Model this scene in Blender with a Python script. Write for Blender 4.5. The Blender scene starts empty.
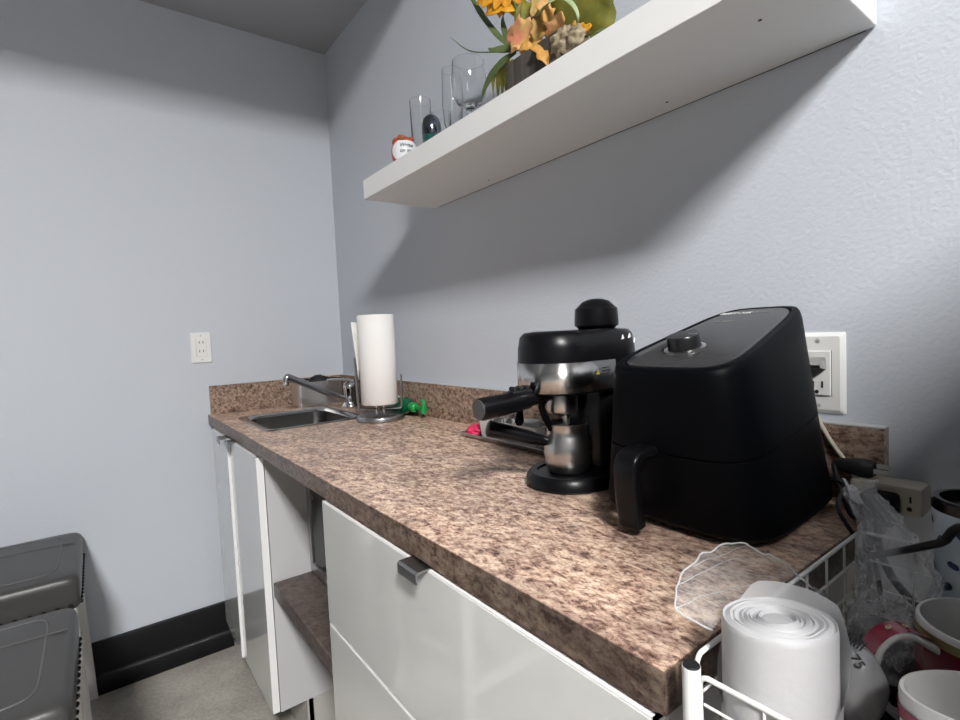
import bpy, bmesh, math, random
from mathutils import Vector, Matrix, noise as mnoise
R = math.radians
rng = random.Random(7)
scene = bpy.context.scene
COL = scene.collection
V = Vector

# ------------------------------------------------------------------ camera
CAM = V((-0.8768, -2.1781, 1.176))
YAW, PITCH, ROLL, FPX = R(36.9369), R(-3.0762), R(-2.5733), 513.0965
FW = V((math.sin(YAW)*math.cos(PITCH), math.cos(YAW)*math.cos(PITCH), math.sin(PITCH)))
rt0 = V((math.cos(YAW), -math.sin(YAW), 0)); up0 = rt0.cross(FW)
RT = rt0*math.cos(ROLL) + up0*math.sin(ROLL)
UP = up0*math.cos(ROLL) - rt0*math.sin(ROLL)
cd = bpy.data.cameras.new('camera'); cam = bpy.data.objects.new('camera', cd); COL.objects.link(cam)
m = Matrix((RT, UP, -FW)).transposed().to_4x4(); m.translation = CAM
cam.matrix_world = m
cd.sensor_fit = 'HORIZONTAL'; cd.sensor_width = 36; cd.lens = FPX/960*36; cd.clip_start = 0.01
scene.camera = cam
def at(u, v, ax, val):
    d = FW + RT*((u-480)/FPX) - UP*((v-360)/FPX)
    return CAM + d*((val-CAM[ax])/d[ax])

scene.view_settings.view_transform = 'Standard'
scene.view_settings.look = 'None'
scene.view_settings.gamma = 1
scene.view_settings.use_curve_mapping = False
scene.view_settings.exposure = 0.0
scene.cycles.use_denoising = True
scene.cycles.max_bounces = 10
scene.cycles.transparent_max_bounces = 24
scene.cycles.caustics_reflective = False
scene.cycles.caustics_refractive = False
scene.cycles.sample_clamp_indirect = 4

# ------------------------------------------------------------------ materials
def srgb(r, g, b):
    f = lambda c: c/12.92 if c <= .04045 else ((c+.055)/1.055)**2.4
    return (f(r/255), f(g/255), f(b/255), 1)
def mat(name, col, rough=.5, metal=0, spec=.5, coat=0, trans=0, ior=1.45, emit=None, bump=None, alpha=1):
    mt = bpy.data.materials.new(name); mt.use_nodes = True
    nt = mt.node_tree; b = nt.nodes['Principled BSDF']
    b.inputs['Base Color'].default_value = col if len(col) == 4 else (*col, 1)
    b.inputs['Roughness'].default_value = rough
    b.inputs['Metallic'].default_value = metal
    b.inputs['Specular IOR Level'].default_value = spec
    b.inputs['Coat Weight'].default_value = coat
    b.inputs['Coat Roughness'].default_value = .05
    b.inputs['Transmission Weight'].default_value = trans
    b.inputs['IOR'].default_value = ior
    b.inputs['Alpha'].default_value = alpha
    if emit:
        b.inputs['Emission Color'].default_value = (*emit[:3], 1)
        b.inputs['Emission Strength'].default_value = emit[3]
    if bump:
        tc = nt.nodes.new('ShaderNodeTexCoord'); n = nt.nodes.new('ShaderNodeTexNoise'); bp = nt.nodes.new('ShaderNodeBump')
        n.inputs['Scale'].default_value = bump[0]; n.inputs['Detail'].default_value = 3
        bp.inputs['Strength'].default_value = bump[1]; bp.inputs['Distance'].default_value = bump[2]
        nt.links.new(tc.outputs['Object'], n.inputs['Vector']); nt.links.new(n.outputs['Fac'], bp.inputs['Height'])
        nt.links.new(bp.outputs['Normal'], b.inputs['Normal'])
    return mt
def ramp_noise(mt, layers, sock='Base Color', stretch=(1,1,1)):
    """layers: list of (scale, detail, rough, distortion, [(pos,col)...], blend, fac)"""
    nt = mt.node_tree; b = nt.nodes['Principled BSDF']
    tc = nt.nodes.new('ShaderNodeTexCoord'); mp = nt.nodes.new('ShaderNodeMapping')
    mp.inputs['Scale'].default_value = stretch; mp.inputs['Rotation'].default_value = (0, 0, R(25))
    nt.links.new(tc.outputs['Object'], mp.inputs['Vector'])
    prev = None
    for k, (sc, de, ro, di, stops, blend, fac) in enumerate(layers):
        n = nt.nodes.new('ShaderNodeTexNoise'); r = nt.nodes.new('ShaderNodeValToRGB')
        n.inputs['Scale'].default_value = sc; n.inputs['Detail'].default_value = de
        n.inputs['Roughness'].default_value = ro; n.inputs['Distortion'].default_value = di
        off = nt.nodes.new('ShaderNodeVectorMath'); off.operation = 'ADD'; off.inputs[1].default_value = (k*3.1, k*1.7, k*5.3)
        nt.links.new(mp.outputs['Vector'], off.inputs[0]); nt.links.new(off.outputs[0], n.inputs['Vector'])
        el = r.color_ramp.elements
        while len(el) < len(stops): el.new(.5)
        for e, (p, c) in zip(el, stops): e.position = p; e.color = c if len(c) == 4 else (*c, 1)
        nt.links.new(n.outputs['Fac'], r.inputs['Fac'])
        if prev is None: prev = r.outputs['Color']
        else:
            mx = nt.nodes.new('ShaderNodeMix'); mx.data_type = 'RGBA'; mx.blend_type = blend
            mx.inputs['Factor'].default_value = fac
            nt.links.new(prev, mx.inputs['A']); nt.links.new(r.outputs['Color'], mx.inputs['B'])
            prev = mx.outputs['Result']
    nt.links.new(prev, b.inputs[sock])
    return mt

M = {}
M['wall'] = mat('wall_paint', (.555, .588, .640), .6, spec=.3, bump=(150, .6, .0014))
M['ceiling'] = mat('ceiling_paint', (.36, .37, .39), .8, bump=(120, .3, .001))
M['floor'] = ramp_noise(mat('floor_concrete', (.3, .28, .25), .55), [
    (6, 6, .6, .3, [(.3, srgb(150, 145, 136)), (.7, srgb(186, 180, 170))], 'MIX', 1),
    (90, 4, .7, 0, [(.35, (.72, .72, .72)), (.65, (1.1, 1.1, 1.1))], 'MULTIPLY', .8)])
M['baseboard'] = mat('black_vinyl', (.005, .005, .006), .45, spec=.3)
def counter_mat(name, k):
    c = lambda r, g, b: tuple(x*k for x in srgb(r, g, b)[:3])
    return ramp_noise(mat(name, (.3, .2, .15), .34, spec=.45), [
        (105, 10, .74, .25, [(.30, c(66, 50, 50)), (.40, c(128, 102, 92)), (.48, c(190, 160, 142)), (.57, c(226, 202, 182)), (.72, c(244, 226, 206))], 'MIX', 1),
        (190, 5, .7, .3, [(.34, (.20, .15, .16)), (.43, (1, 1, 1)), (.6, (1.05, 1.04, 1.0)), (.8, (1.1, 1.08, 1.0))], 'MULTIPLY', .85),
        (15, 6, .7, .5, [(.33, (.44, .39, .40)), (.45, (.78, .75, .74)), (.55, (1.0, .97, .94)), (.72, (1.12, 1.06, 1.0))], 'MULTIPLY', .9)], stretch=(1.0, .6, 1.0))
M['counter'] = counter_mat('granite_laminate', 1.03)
M['backsplash'] = counter_mat('granite_laminate_backsplash_shaded', .55)  # worktop laminate again, darkened: the upright's shade is put into its colour
M['counter_edge_shaded'] = counter_mat('granite_laminate_edge_shaded', .28)  # same laminate, darkest copy: shade of the edge faces painted into the colour
M['laminate_dark'] = ramp_noise(mat('brown_laminate_shelf', (.1, .08, .07), .4), [
    (60, 8, .7, .6, [(.3, srgb(48, 40, 38)), (.55, srgb(92, 80, 74)), (.75, srgb(120, 106, 98))], 'MIX', 1)])
M['edge_dark'] = ramp_noise(mat('dark_board_edge', (.02, .015, .013), .5), [
    (60, 6, .7, .6, [(.35, (.012, .009, .008)), (.7, (.07, .05, .045))], 'MIX', 1)])
M['gloss_white'] = mat('gloss_grey_white_lacquer', (.65, .66, .645), .10, spec=.5, coat=.7)
M['white_edge'] = mat('white_pvc_edge', (.82, .82, .82), .35)
M['melamine'] = mat('white_melamine', (.50, .50, .505), .45)
M['toe'] = mat('toe_board', (.42, .41, .38), .6)
M['shelf_white'] = mat('white_shelf_laminate', (.82, .825, .815), .45)
M['shelf_gap'] = mat('dark_gap', (.10, .10, .10), .8)
M['steel'] = mat('brushed_steel', (.55, .54, .53), .28, 1)
def brushed(mt):
    nt = mt.node_tree; b = nt.nodes['Principled BSDF']; tg = nt.nodes.new('ShaderNodeTangent'); tg.direction_type = 'RADIAL'; tg.axis = 'Z'
    b.inputs['Anisotropic Rotation'].default_value = .25
    b.inputs['Anisotropic'].default_value = .9; nt.links.new(tg.outputs['Tangent'], b.inputs['Tangent']); return mt
M['brushed'] = brushed(mat('brushed_band_steel', (.58, .57, .56), .24, 1))
M['caddy_metal'] = mat('polished_caddy_metal', (.86, .87, .88), .30, 1)
M['steel_sink'] = mat('sink_steel', (.24, .235, .23), .26, 1)
M['sink_rim'] = mat('sink_rim_steel', (.40, .385, .37), .16, 1)
M['chrome'] = mat('chrome', (.72, .73, .75), .08, 1)
M['chrome_dark'] = mat('satin_nickel', (.42, .42, .43), .28, 1)
M['handle_metal'] = mat('grey_aluminium', (.33, .34, .34), .35, 1)
M['black_plastic'] = mat('black_plastic', (.0022, .0025, .0035), .46, spec=.07)
M['black_gloss'] = mat('black_gloss_plastic', (.005, .005, .006), .20, spec=.35)
M['black_satin'] = mat('black_satin_plastic', (.004, .004, .005), .30, spec=.25)
M['black_matte'] = mat('black_rubber', (.01, .01, .011), .6)
M['lid_grey'] = mat('dark_grey_lid', (.035, .035, .037), .22, spec=.45)
M['dark_knob'] = mat('knob_black', (.01, .01, .011), .3)
M['grey_end'] = mat('grey_plastic_disc', (.065, .065, .065), .45)
M['paper'] = mat('paper_towel', (.82, .81, .79), .9, bump=(220, .5, .001))
M['card'] = mat('cardboard_core', (.45, .36, .26), .9)
M['white_plastic'] = mat('white_plastic', (.80, .80, .78), .35)
M['slot'] = mat('dark_slot', (.02, .02, .02), .6)
M['screw'] = mat('screw_metal', (.55, .55, .53), .35, .3)
M['glass'] = mat('clear_glass', (.97, .98, .98), .01, trans=1, ior=1.45)
M['green_glass'] = mat('green_bottle_plastic', (.01, .16, .07), .12, trans=.35, ior=1.4)
M['green_cap'] = mat('green_pump_plastic', (.012, .27, .06), .3)
M['label_white'] = mat('label_white', (.72, .74, .76), .4)
M['iridescent'] = mat('iridescent_dark_glass', (.16, .18, .22), .07, metal=1, coat=1)
M['teal'] = mat('teal_glass', (.008, .07, .06), .1, coat=1)
M['leather'] = mat('grey_leatherette', (.050, .049, .048), .38, bump=(260, .3, .0006))
M['stitch'] = mat('seam_grey', (.105, .102, .10), .5)
M['nail'] = mat('dark_nailhead', (.02, .02, .02), .25, .6)
M['white_paint'] = mat('white_painted_wood', (.68, .67, .65), .45)
M['wire'] = mat('white_coated_wire', (.78, .78, .77), .3)
M['bagroll'] = mat('white_bag_plastic', (.50, .50, .51), .42, bump=(90, .5, .0015))
M['pack'] = mat('grey_white_wrap', (.27, .27, .28), .25, coat=.4)
M['divider'] = mat('light_blocker_dark_grey', (.09, .095, .10), .6)  # dark so the added blocker throws little bounce light onto the basket
M['cream'] = mat('cream_plastic', (.50, .46, .38), .45)
M['red'] = mat('red_jar', (.55, .06, .05), .35)
M['redbrown'] = mat('amber_red_beads', (.35, .10, .04), .2, coat=.5)
M['ink'] = mat('black_ink', (.012, .012, .016), .6)
M['white_ink'] = mat('white_ink', (.8, .8, .8), .5)
M['grey_ink'] = mat('grey_ink', (.22, .22, .22), .5)
M['faint_ink'] = mat('engraved_black', (.018, .018, .02), .5, spec=.2)
M['yellow_ink'] = mat('yellow_ink', (.25, .23, .04), .5)
M['crimson'] = mat('crimson_glaze', (.22, .008, .03), .25, coat=.4)
M['maroon'] = mat('maroon_glaze', (.13, .008, .018), .22, coat=.4)
M['gold'] = mat('olive_gold_band', (.25, .20, .09), .35)
M['beige'] = mat('beige_motif', (.50, .42, .27), .4)
M['ceramic'] = mat('white_ceramic', (.66, .65, .63), .25)
M['pink'] = mat('pink_red_packet', (.62, .03, .10), .45)
M['tray_dark'] = mat('dark_red_mat', (.10, .02, .025), .5)
M['blue_ink'] = mat('blue_floral', (.015, .03, .085), .35)
M['tumbler'] = mat('pale_blue_tumbler', (.50, .57, .62), .3)
M['pale_blue'] = mat('pale_blue_slider', (.45, .6, .75), .2)
M['planter'] = ramp_noise(mat('weathered_wood', (.06, .05, .04), .75), [
    (30, 5, .6, 1.2, [(.3, (.028, .024, .02)), (.7, (.10, .085, .07))], 'MIX', 1)], stretch=(1, 1, .12))
def leafmat(name, a, b, sc=25):
    return ramp_noise(mat(name, a, .55), [(sc, 4, .6, .6, [(.35, a), (.65, b)], 'MIX', 1)])
M['petal'] = leafmat('sunflower_petal', (.68, .36, .02), (.55, .17, .01), 30)
M['leaf_green'] = leafmat('green_leaf', (.10, .11, .015), (.22, .20, .03), 18)
M['blade'] = leafmat('grass_blade', (.05, .085, .03), (.10, .14, .05), 20)
M['blade_pale'] = leafmat('pale_grass_blade', (.28, .36, .18), (.35, .42, .24), 20)
M['peach'] = leafmat('peach_leaf', (.62, .22, .13), (.60, .40, .14), 40)
M['amber'] = leafmat('amber_leaf', (.58, .30, .07), (.42, .22, .05), 40)
M['olive'] = leafmat('olive_stem', (.30, .22, .05), (.42, .24, .07), 40)
M['dried'] = leafmat('dried_seed_head', (.35, .29, .18), (.16, .12, .08), 60)
M['berry'] = mat('dark_berries', (.03, .012, .02), .4)
M['plaster_out'] = mat('far_room_paint', (.12, .122, .13), .7)
M['lamp'] = mat('lamp_diffuser', (.9, .9, .9), .5, emit=(1.0, .985, .97, 202.0))
M['lampframe'] = mat('lamp_frame', (.7, .7, .7), .5)

def film(name, col, base_alpha, edge, rough=.12):
    """clear plastic film: mostly see-through, shiny, milkier at grazing angles"""
    mt = bpy.data.materials.new(name); mt.use_nodes = True; nt = mt.node_tree
    b = nt.nodes['Principled BSDF']; out = nt.nodes['Material Output']
    b.inputs['Base Color'].default_value = (*col, 1); b.inputs['Roughness'].default_value = rough
    b.inputs['Specular IOR Level'].default_value = .8
    tr = nt.nodes.new('ShaderNodeBsdfTransparent'); lw = nt.nodes.new('ShaderNodeLayerWeight')
    mr = nt.nodes.new('ShaderNodeMapRange'); mx = nt.nodes.new('ShaderNodeMixShader')
    lw.inputs['Blend'].default_value = .35
    mr.inputs['To Min'].default_value = base_alpha; mr.inputs['To Max'].default_value = edge
    nt.links.new(lw.outputs['Facing'], mr.inputs['Value']); nt.links.new(mr.outputs['Result'], mx.inputs['Fac'])
    nt.links.new(tr.outputs['BSDF'], mx.inputs[1]); nt.links.new(b.outputs['BSDF'], mx.inputs[2])
    nt.links.new(mx.outputs['Shader'], out.inputs['Surface'])
    return mt
M['film'] = film('clear_film', (.78, .79, .80), .05, .40, .06)
M['film_milky'] = film('milky_film', (.68, .68, .69), .55, .85, .3)
M['film_heavy'] = film('crinkled_film', (.70, .70, .71), .04, .62, .10)

# ------------------------------------------------------------------ mesh helpers
def box(bm, a, b, bev=0, seg=2):
    x0, y0, z0 = [min(a[i], b[i]) for i in range(3)]; x1, y1, z1 = [max(a[i], b[i]) for i in range(3)]
    vs = [bm.verts.new(p) for p in ((x0,y0,z0),(x1,y0,z0),(x1,y1,z0),(x0,y1,z0),(x0,y0,z1),(x1,y0,z1),(x1,y1,z1),(x0,y1,z1))]
    fs = [bm.faces.new([vs[i] for i in f]) for f in ((3,2,1,0),(4,5,6,7),(0,1,5,4),(1,2,6,5),(2,3,7,6),(3,0,4,7))]
    if bev:
        es = list({e for f in fs for e in f.edges})
        bmesh.ops.bevel(bm, geom=es, offset=bev, segments=seg, affect='EDGES', profile=.5)
def loft(bm, rings, cap0=True, cap1=True, closed=True):
    rv = [[bm.verts.new(p) for p in r] for r in rings]
    n = len(rv[0])
    for a, b in zip(rv, rv[1:]):
        for i in range(n if closed else n-1):
            j = (i+1) % n
            bm.faces.new((a[i], a[j], b[j], b[i]))
    if cap0: bm.faces.new(list(reversed(rv[0])))
    if cap1: bm.faces.new(rv[-1])
    return rv
def lathe(bm, prof, c=(0,0,0), n=40, axis='z'):
    c = V(c)
    def pt(r, z, t):
        p = (r*math.cos(t), r*math.sin(t), z)
        if axis == 'x': p = (z, p[0], p[1])
        if axis == 'y': p = (p[1], z, p[0])
        return c + V(p)
    rings = []
    for r, z in prof:
        if r < 1e-6: rings.append([bm.verts.new(pt(0, z, 0))])
        else: rings.append([bm.verts.new(pt(r, z, 2*math.pi*i/n)) for i in range(n)])
    for a, b in zip(rings, rings[1:]):
        for i in range(n):
            j = (i+1) % n
            if len(a) == 1 and len(b) == 1: continue
            if len(a) == 1: bm.faces.new((a[0], b[j], b[i]))
            elif len(b) == 1: bm.faces.new((a[i], a[j], b[0]))
            else: bm.faces.new((a[i], a[j], b[j], b[i]))
def smooth_pts(pts, k=6):
    pts = [V(p) for p in pts]
    if len(pts) < 3: return pts
    out = []
    P = [pts[0]*2-pts[1]] + pts + [pts[-1]*2-pts[-2]]
    for i in range(1, len(P)-2):
        p0, p1, p2, p3 = P[i-1:i+3]
        for s in range(k):
            t = s/k
            out.append(.5*((2*p1)+(p2-p0)*t+(2*p0-5*p1+4*p2-p3)*t*t+(3*p1-p0-3*p2+p3)*t**3))
    out.append(pts[-1]); return out
def tube(bm, pts, r, n=10, closed=False, flat=1.0, upv=None):
    pts = [V(p) for p in pts]; N = len(pts)
    rr = r if isinstance(r, (list, tuple)) else [r]*N
    if len(rr) != N: rr = [rr[0] + (rr[-1]-rr[0])*i/(N-1) for i in range(N)]
    rings = []; u = None
    for i, p in enumerate(pts):
        a = pts[i-1] if (i > 0 or closed) else p; b = pts[(i+1) % N] if (i < N-1 or closed) else p
        t = (b-a).normalized()
        if u is None:
            ref = V(upv) if upv else (V((0,0,1)) if abs(t.z) < .9 else V((1,0,0)))
            u = (ref - t*ref.dot(t)).normalized()
        else: u = (u - t*u.dot(t)).normalized()
        w = t.cross(u)
        rings.append([p + (u*math.cos(2*math.pi*k/n)*flat + w*math.sin(2*math.pi*k/n))*rr[i] for k in range(n)])
    if closed: loft(bm, rings + [], False, False); \
        _bridge(bm, n)
    else: loft(bm, rings)
def _bridge(bm, n):
    bm.verts.ensure_lookup_table(); tot = len(bm.verts)
    a = bm.verts[-n:]; 
def loop_tube(bm, pts, r, n=8):
    pts = [V(p) for p in pts]; tube(bm, pts + [pts[0]], r, n)
def sup(hx, hy, n=4, N=48, cx=0, cy=0):
    out = []
    for i in range(N):
        t = 2*math.pi*i/N; c, s = math.cos(t), math.sin(t)
        out.append((cx+hx*math.copysign(abs(c)**(2/n), c), cy+hy*math.copysign(abs(s)**(2/n), s)))
    return out
def root_of(o):
    while o.parent: o = o.parent
    return o
def mk(name, bm, m, parent=None, smooth=None, weld=False):
    """link one mesh object; geometry is given in world coordinates"""
    if weld: bmesh.ops.remove_doubles(bm, verts=bm.verts, dist=1e-5)
    bmesh.ops.recalc_face_normals(bm, faces=bm.faces)
    if parent:
        L = root_of(parent).location
        for v in bm.verts: v.co -= L
    me = bpy.data.meshes.new(name); bm.to_mesh(me); bm.free()
    o = bpy.data.objects.new(name, me); COL.objects.link(o)
    for q in (m if isinstance(m, (list, tuple)) else [m]): me.materials.append(q)
    if smooth is not None:
        me.polygons.foreach_set('use_smooth', [True]*len(me.polygons))
        if smooth < 180: me.set_sharp_from_angle(angle=R(smooth))
    if parent: o.parent = parent
    return o
def NB(): return bmesh.new()
def thing(name, label, cat, loc, group=None):
    o = bpy.data.objects.new(name, None); COL.objects.link(o); o.location = loc; o.empty_display_size = .02
    o['label'] = label; o['category'] = cat
    if group: o['group'] = group
    return o
def tag(o, label, cat, group=None, kind=None):
    o['label'] = label; o['category'] = cat
    if group: o['group'] = group
    if kind: o['kind'] = kind
    return o
def struct(name, bm, m, smooth=None):
    o = mk(name, bm, m, None, smooth); o['kind'] = 'structure'; return o
def set_origin(o, loc):
    loc = V(loc)
    for v in o.data.vertices: v.co -= loc
    o.location = loc
def text_mesh(bm, s, size, mtx, bend=None, shear=0, extrude=.0004):
    cu = bpy.data.curves.new('lettering', 'FONT'); cu.body = s; cu.size = size; cu.shear = shear
    cu.align_x = 'CENTER'; cu.align_y = 'CENTER'; cu.extrude = extrude
    ob = bpy.data.objects.new('lettering', cu)
    me = bpy.data.meshes.new_from_object(ob)
    vs = []
    for v in me.vertices:
        p = v.co.copy()
        if bend:
            a = p.x/bend; p = V((math.sin(a)*(bend+p.z), p.y, math.cos(a)*(bend+p.z)-bend))
        vs.append(bm.verts.new(mtx @ p))
    for f in me.polygons:
        try: bm.faces.new([vs[i] for i in f.vertices])
        except ValueError: pass
    bpy.data.objects.remove(ob); bpy.data.curves.remove(cu); bpy.data.meshes.remove(me)
def frame(o, x, y):
    x = V(x).normalized(); y = V(y); y = (y - x*y.dot(x)).normalized(); z = x.cross(y)
    mt = Matrix((x, y, z)).transposed().to_4x4(); mt.translation = V(o); return mt

# ------------------------------------------------------------------ setting
CD, CL, CT, CTH = .5432, 1.952, .91, .036       # counter depth, length, top height, thickness
LOWC, HIGHC, HEAD = 2.3928, 3.22, -1.17          # low ceiling, main-room ceiling, where the low part ends
XL, YN = -4.2, -6.6
bm = NB(); box(bm, (XL, YN, -.1), (.0, .0, 0)); struct('floor', bm, M['floor'])
bm = NB(); box(bm, (XL-.1, 0, 0), (.1, .1, HIGHC+.1)); struct('wall_far', bm, M['wall'])
bm = NB(); box(bm, (0, YN, 0), (.1, 0, HIGHC+.1)); struct('wall_right', bm, M['wall'])
bm = NB(); box(bm, (XL-.1, YN, 0), (XL, 0, HIGHC+.1)); struct('wall_left', bm, M['plaster_out'])
bm = NB(); box(bm, (XL-.1, YN-.1, 0), (.1, YN, HIGHC+.1)); struct('wall_back', bm, M['plaster_out'])
bm = NB()
box(bm, (XL, HEAD, LOWC), (0, 0, HIGHC+.1)); box(bm, (XL, YN, HIGHC), (0, HEAD, HIGHC+.1))
struct('ceiling', bm, M['ceiling'])
bm = NB(); box(bm, (-.70, -2.54, 0), (0, -2.42, 1.575)); struct('added_light_blocker', bm, M['divider'])  # unseen blocker, added to keep lamp light off the basket corner
# baseboard: tall flat board with a rounded base moulding in front
bm = NB()
prof = [(-.0, 0), (-.022, 0), (-.024, .01), (-.024, .055), (-.018, .066), (-.012, .07), (-.012, .172), (-.009, .179), (0, .179)]
loft(bm, [[(x, y, z) for y, z in prof] for x in (XL, -.515)])
struct('baseboard_far', bm, M['baseboard'], 40)

# ceiling lamps of the main room
for k, (lx, ly) in enumerate(((-1.62, -4.15),)):
    t = thing('ceiling_light', 'rectangular ceiling light panel of the main room, behind the camera', 'ceiling light', (lx, ly, HIGHC))
    bm = NB(); box(bm, (lx-.26, ly-.56, HIGHC-.02), (lx+.26, ly+.56, HIGHC)); mk('lamp_frame', bm, M['lampframe'], t)
    bm = NB(); box(bm, (lx-.24, ly-.54, HIGHC-.026), (lx+.24, ly+.54, HIGHC-.02)); mk('diffuser', bm, M['lamp'], t)

# ------------------------------------------------------------------ worktop, backsplash, sink
SX0, SX1, SY0, SY1 = -.486, -.160, -.205, -.592   # sink rim
bm = NB()
hx0, hx1, hy0, hy1 = SX0+.015, SX1-.015, SY0-.015, SY1+.015
for a, b in (((-CD, -CL), (-.0005, hy1)), ((-CD, hy0), (-.0005, -.0005)), ((-CD, hy1), (hx0, hy0)), ((hx1, hy1), (-.0005, hy0))):
    box(bm, (*a, CT-CTH), (*b, CT))
top = mk('worktop', bm, M['counter'], None, None, True)
tag(top, 'brown speckled granite-look laminate worktop along the right wall', 'countertop')
bm = NB(); box(bm, (-CD-.001, -CL-.0015, CT-CTH), (-.02, -CL, CT-.001)); mk('edge_shade_strip', bm, M['counter_edge_shaded'], top)  # thin skins over end and front edge, carrying the painted-in shade
bm = NB(); box(bm, (-CD-.0012, -CL, CT-CTH), (-CD, -.001, CT-.001)); mk('edge_shade_strip', bm, M['counter_edge_shaded'], top)
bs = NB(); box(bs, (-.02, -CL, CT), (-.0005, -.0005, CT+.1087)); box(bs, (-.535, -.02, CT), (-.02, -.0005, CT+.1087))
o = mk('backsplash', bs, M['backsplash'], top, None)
bm = NB(); box(bm, (-.0205, -CL, CT+.1087), (-.0005, -.021, CT+.1105)); mk('caulk_line', bm, M['melamine'], top)

t = thing('sink', 'small stainless steel drop-in sink set in the worktop by the far wall', 'sink', ((SX0+SX1)/2, (SY0+SY1)/2, CT))
bm = NB()
def rr(x0, x1, y0, y1, z, rad, n=6):
    out = []
    for cx, cy, a0 in ((x1-rad, y1-rad, 0), (x0+rad, y1-rad, 90), (x0+rad, y0+rad, 180), (x1-rad, y0+rad, 270)):
        for i in range(n+1):
            a = R(a0+90*i/n); out.append((cx+rad*math.cos(a), cy+rad*math.sin(a), z))
    return out
ya, yb = min(SY0, SY1), max(SY0, SY1)
loft(bm, [rr(SX0, SX1, ya, yb, CT+.0005, .03), rr(SX0+.002, SX1-.002, ya+.002, yb-.002, CT+.004, .03), rr(SX0+.008, SX1-.008, ya+.008, yb-.008, CT+.0045, .03),
          rr(SX0+.022, SX1-.022, ya+.022, yb-.022, CT+.002, .04), rr(SX0+.028, SX1-.028, ya+.028, yb-.028, CT-.006, .04)], False, False)
mk('rim', bm, M['sink_rim'], t, 50)
bm = NB()
loft(bm, [rr(SX0+.028, SX1-.028, ya+.028, yb-.028, CT-.006, .04), rr(SX0+.034, SX1-.034, ya+.034, yb-.034, CT-.10, .04), rr(SX0+.045, SX1-.045, ya+.045, yb-.045, CT-.135, .045), rr(SX0+.07, SX1-.07, ya+.07, yb-.07, CT-.142, .05)], False, True)
mk('basin', bm, M['steel_sink'], t, 60)
bm = NB(); lathe(bm, [(0, 0), (.028, 0), (.035, .003), (.04, .002), (.041, 0)], ((SX0+SX1)/2, (SY0+SY1)/2, CT-.1415)); mk('drain', bm, M['chrome_dark'], t, 40)

# faucet
fx, fy = -.088, -.275
t = thing('faucet', 'chrome single-lever faucet with long angled spout beside the sink', 'faucet', (fx, fy, CT))
bm = NB(); lathe(bm, [(0, 0), (.032, 0), (.032, .006), (.026, .012), (.024, .02), (.024, .068), (.026, .075), (.022, .09), (.012, .098), (0, .099)], (fx, fy, CT+.0005)); mk('faucet_body', bm, M['chrome'], t, 50)
tip = at(288, 377, 1, -.30)
bm = NB()
b0 = V((fx-.010, fy, CT+.024)); p = [b0, b0.lerp(tip, .3), b0.lerp(tip, .6), b0.lerp(tip, .92)] + smooth_pts([b0.lerp(tip, .95), tip+V((-.002, 0, 0)), tip+V((-.008, 0, -.014))], 4)
tube(bm, p, .0122, 12); mk('spout', bm, M['chrome_dark'], t, 60)
bm = NB(); lathe(bm, [(0, 0), (.0105, 0), (.0115, .004), (.0115, .018), (0, .018)], (tip.x-.009, tip.y, tip.z-.03), 20); mk('aerator', bm, M['chrome'], t, 40)
bm = NB()
p = smooth_pts([(fx+.012, fy, CT+.099), (fx-.02, fy+.004, CT+.106), (fx-.06, fy+.008, CT+.110), (fx-.085, fy+.012, CT+.108)], 5)
tube(bm, p, [.02, .012], 14, flat=.35); mk('lever', bm, M['chrome'], t, 60)
# polished caddy with scrubber behind the faucet
t = thing('sink_caddy', 'polished metal sponge caddy standing against the far backsplash', 'caddy', (-.14, -.075, CT))
bm = NB()
x0, x1, y0, y1, z0, z1 = -.238, -.055, -.125, -.025, CT+.0005, CT+.100
loft(bm, [rr(x0, x1, y0, y1, z0, .012), rr(x0, x1, y0, y1, z1, .012), rr(x0+.003, x1-.003, y0+.003, y1-.003, z1, .01), rr(x0+.003, x1-.003, y0+.003, y1-.003, z0+.003, .01)], True, True)
cad = mk('caddy_body', bm, M['caddy_metal'], t, 40)
bm = NB(); loop_tube(bm, rr(x0+.001, x1-.001, y0+.001, y1-.001, z1+.001, .012), .0035); mk('black_rim', bm, M['black_matte'], t, 60)
bm = NB(); bmesh.ops.create_icosphere(bm, subdivisions=4, radius=1)
for v in bm.verts:
    f = 1 + .25*mnoise.noise(v.co*5); v.co = V((-.135+v.co.x*.034*f, -.072+v.co.y*.028*f, CT+.098+v.co.z*.022*f))
o = mk('scrubber', bm, M['black_matte'], None, 180); tag(o, 'black scrubbing pad resting on top of the metal caddy', 'scrubber'); set_origin(o, (-.135, -.072, CT+.08))

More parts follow.
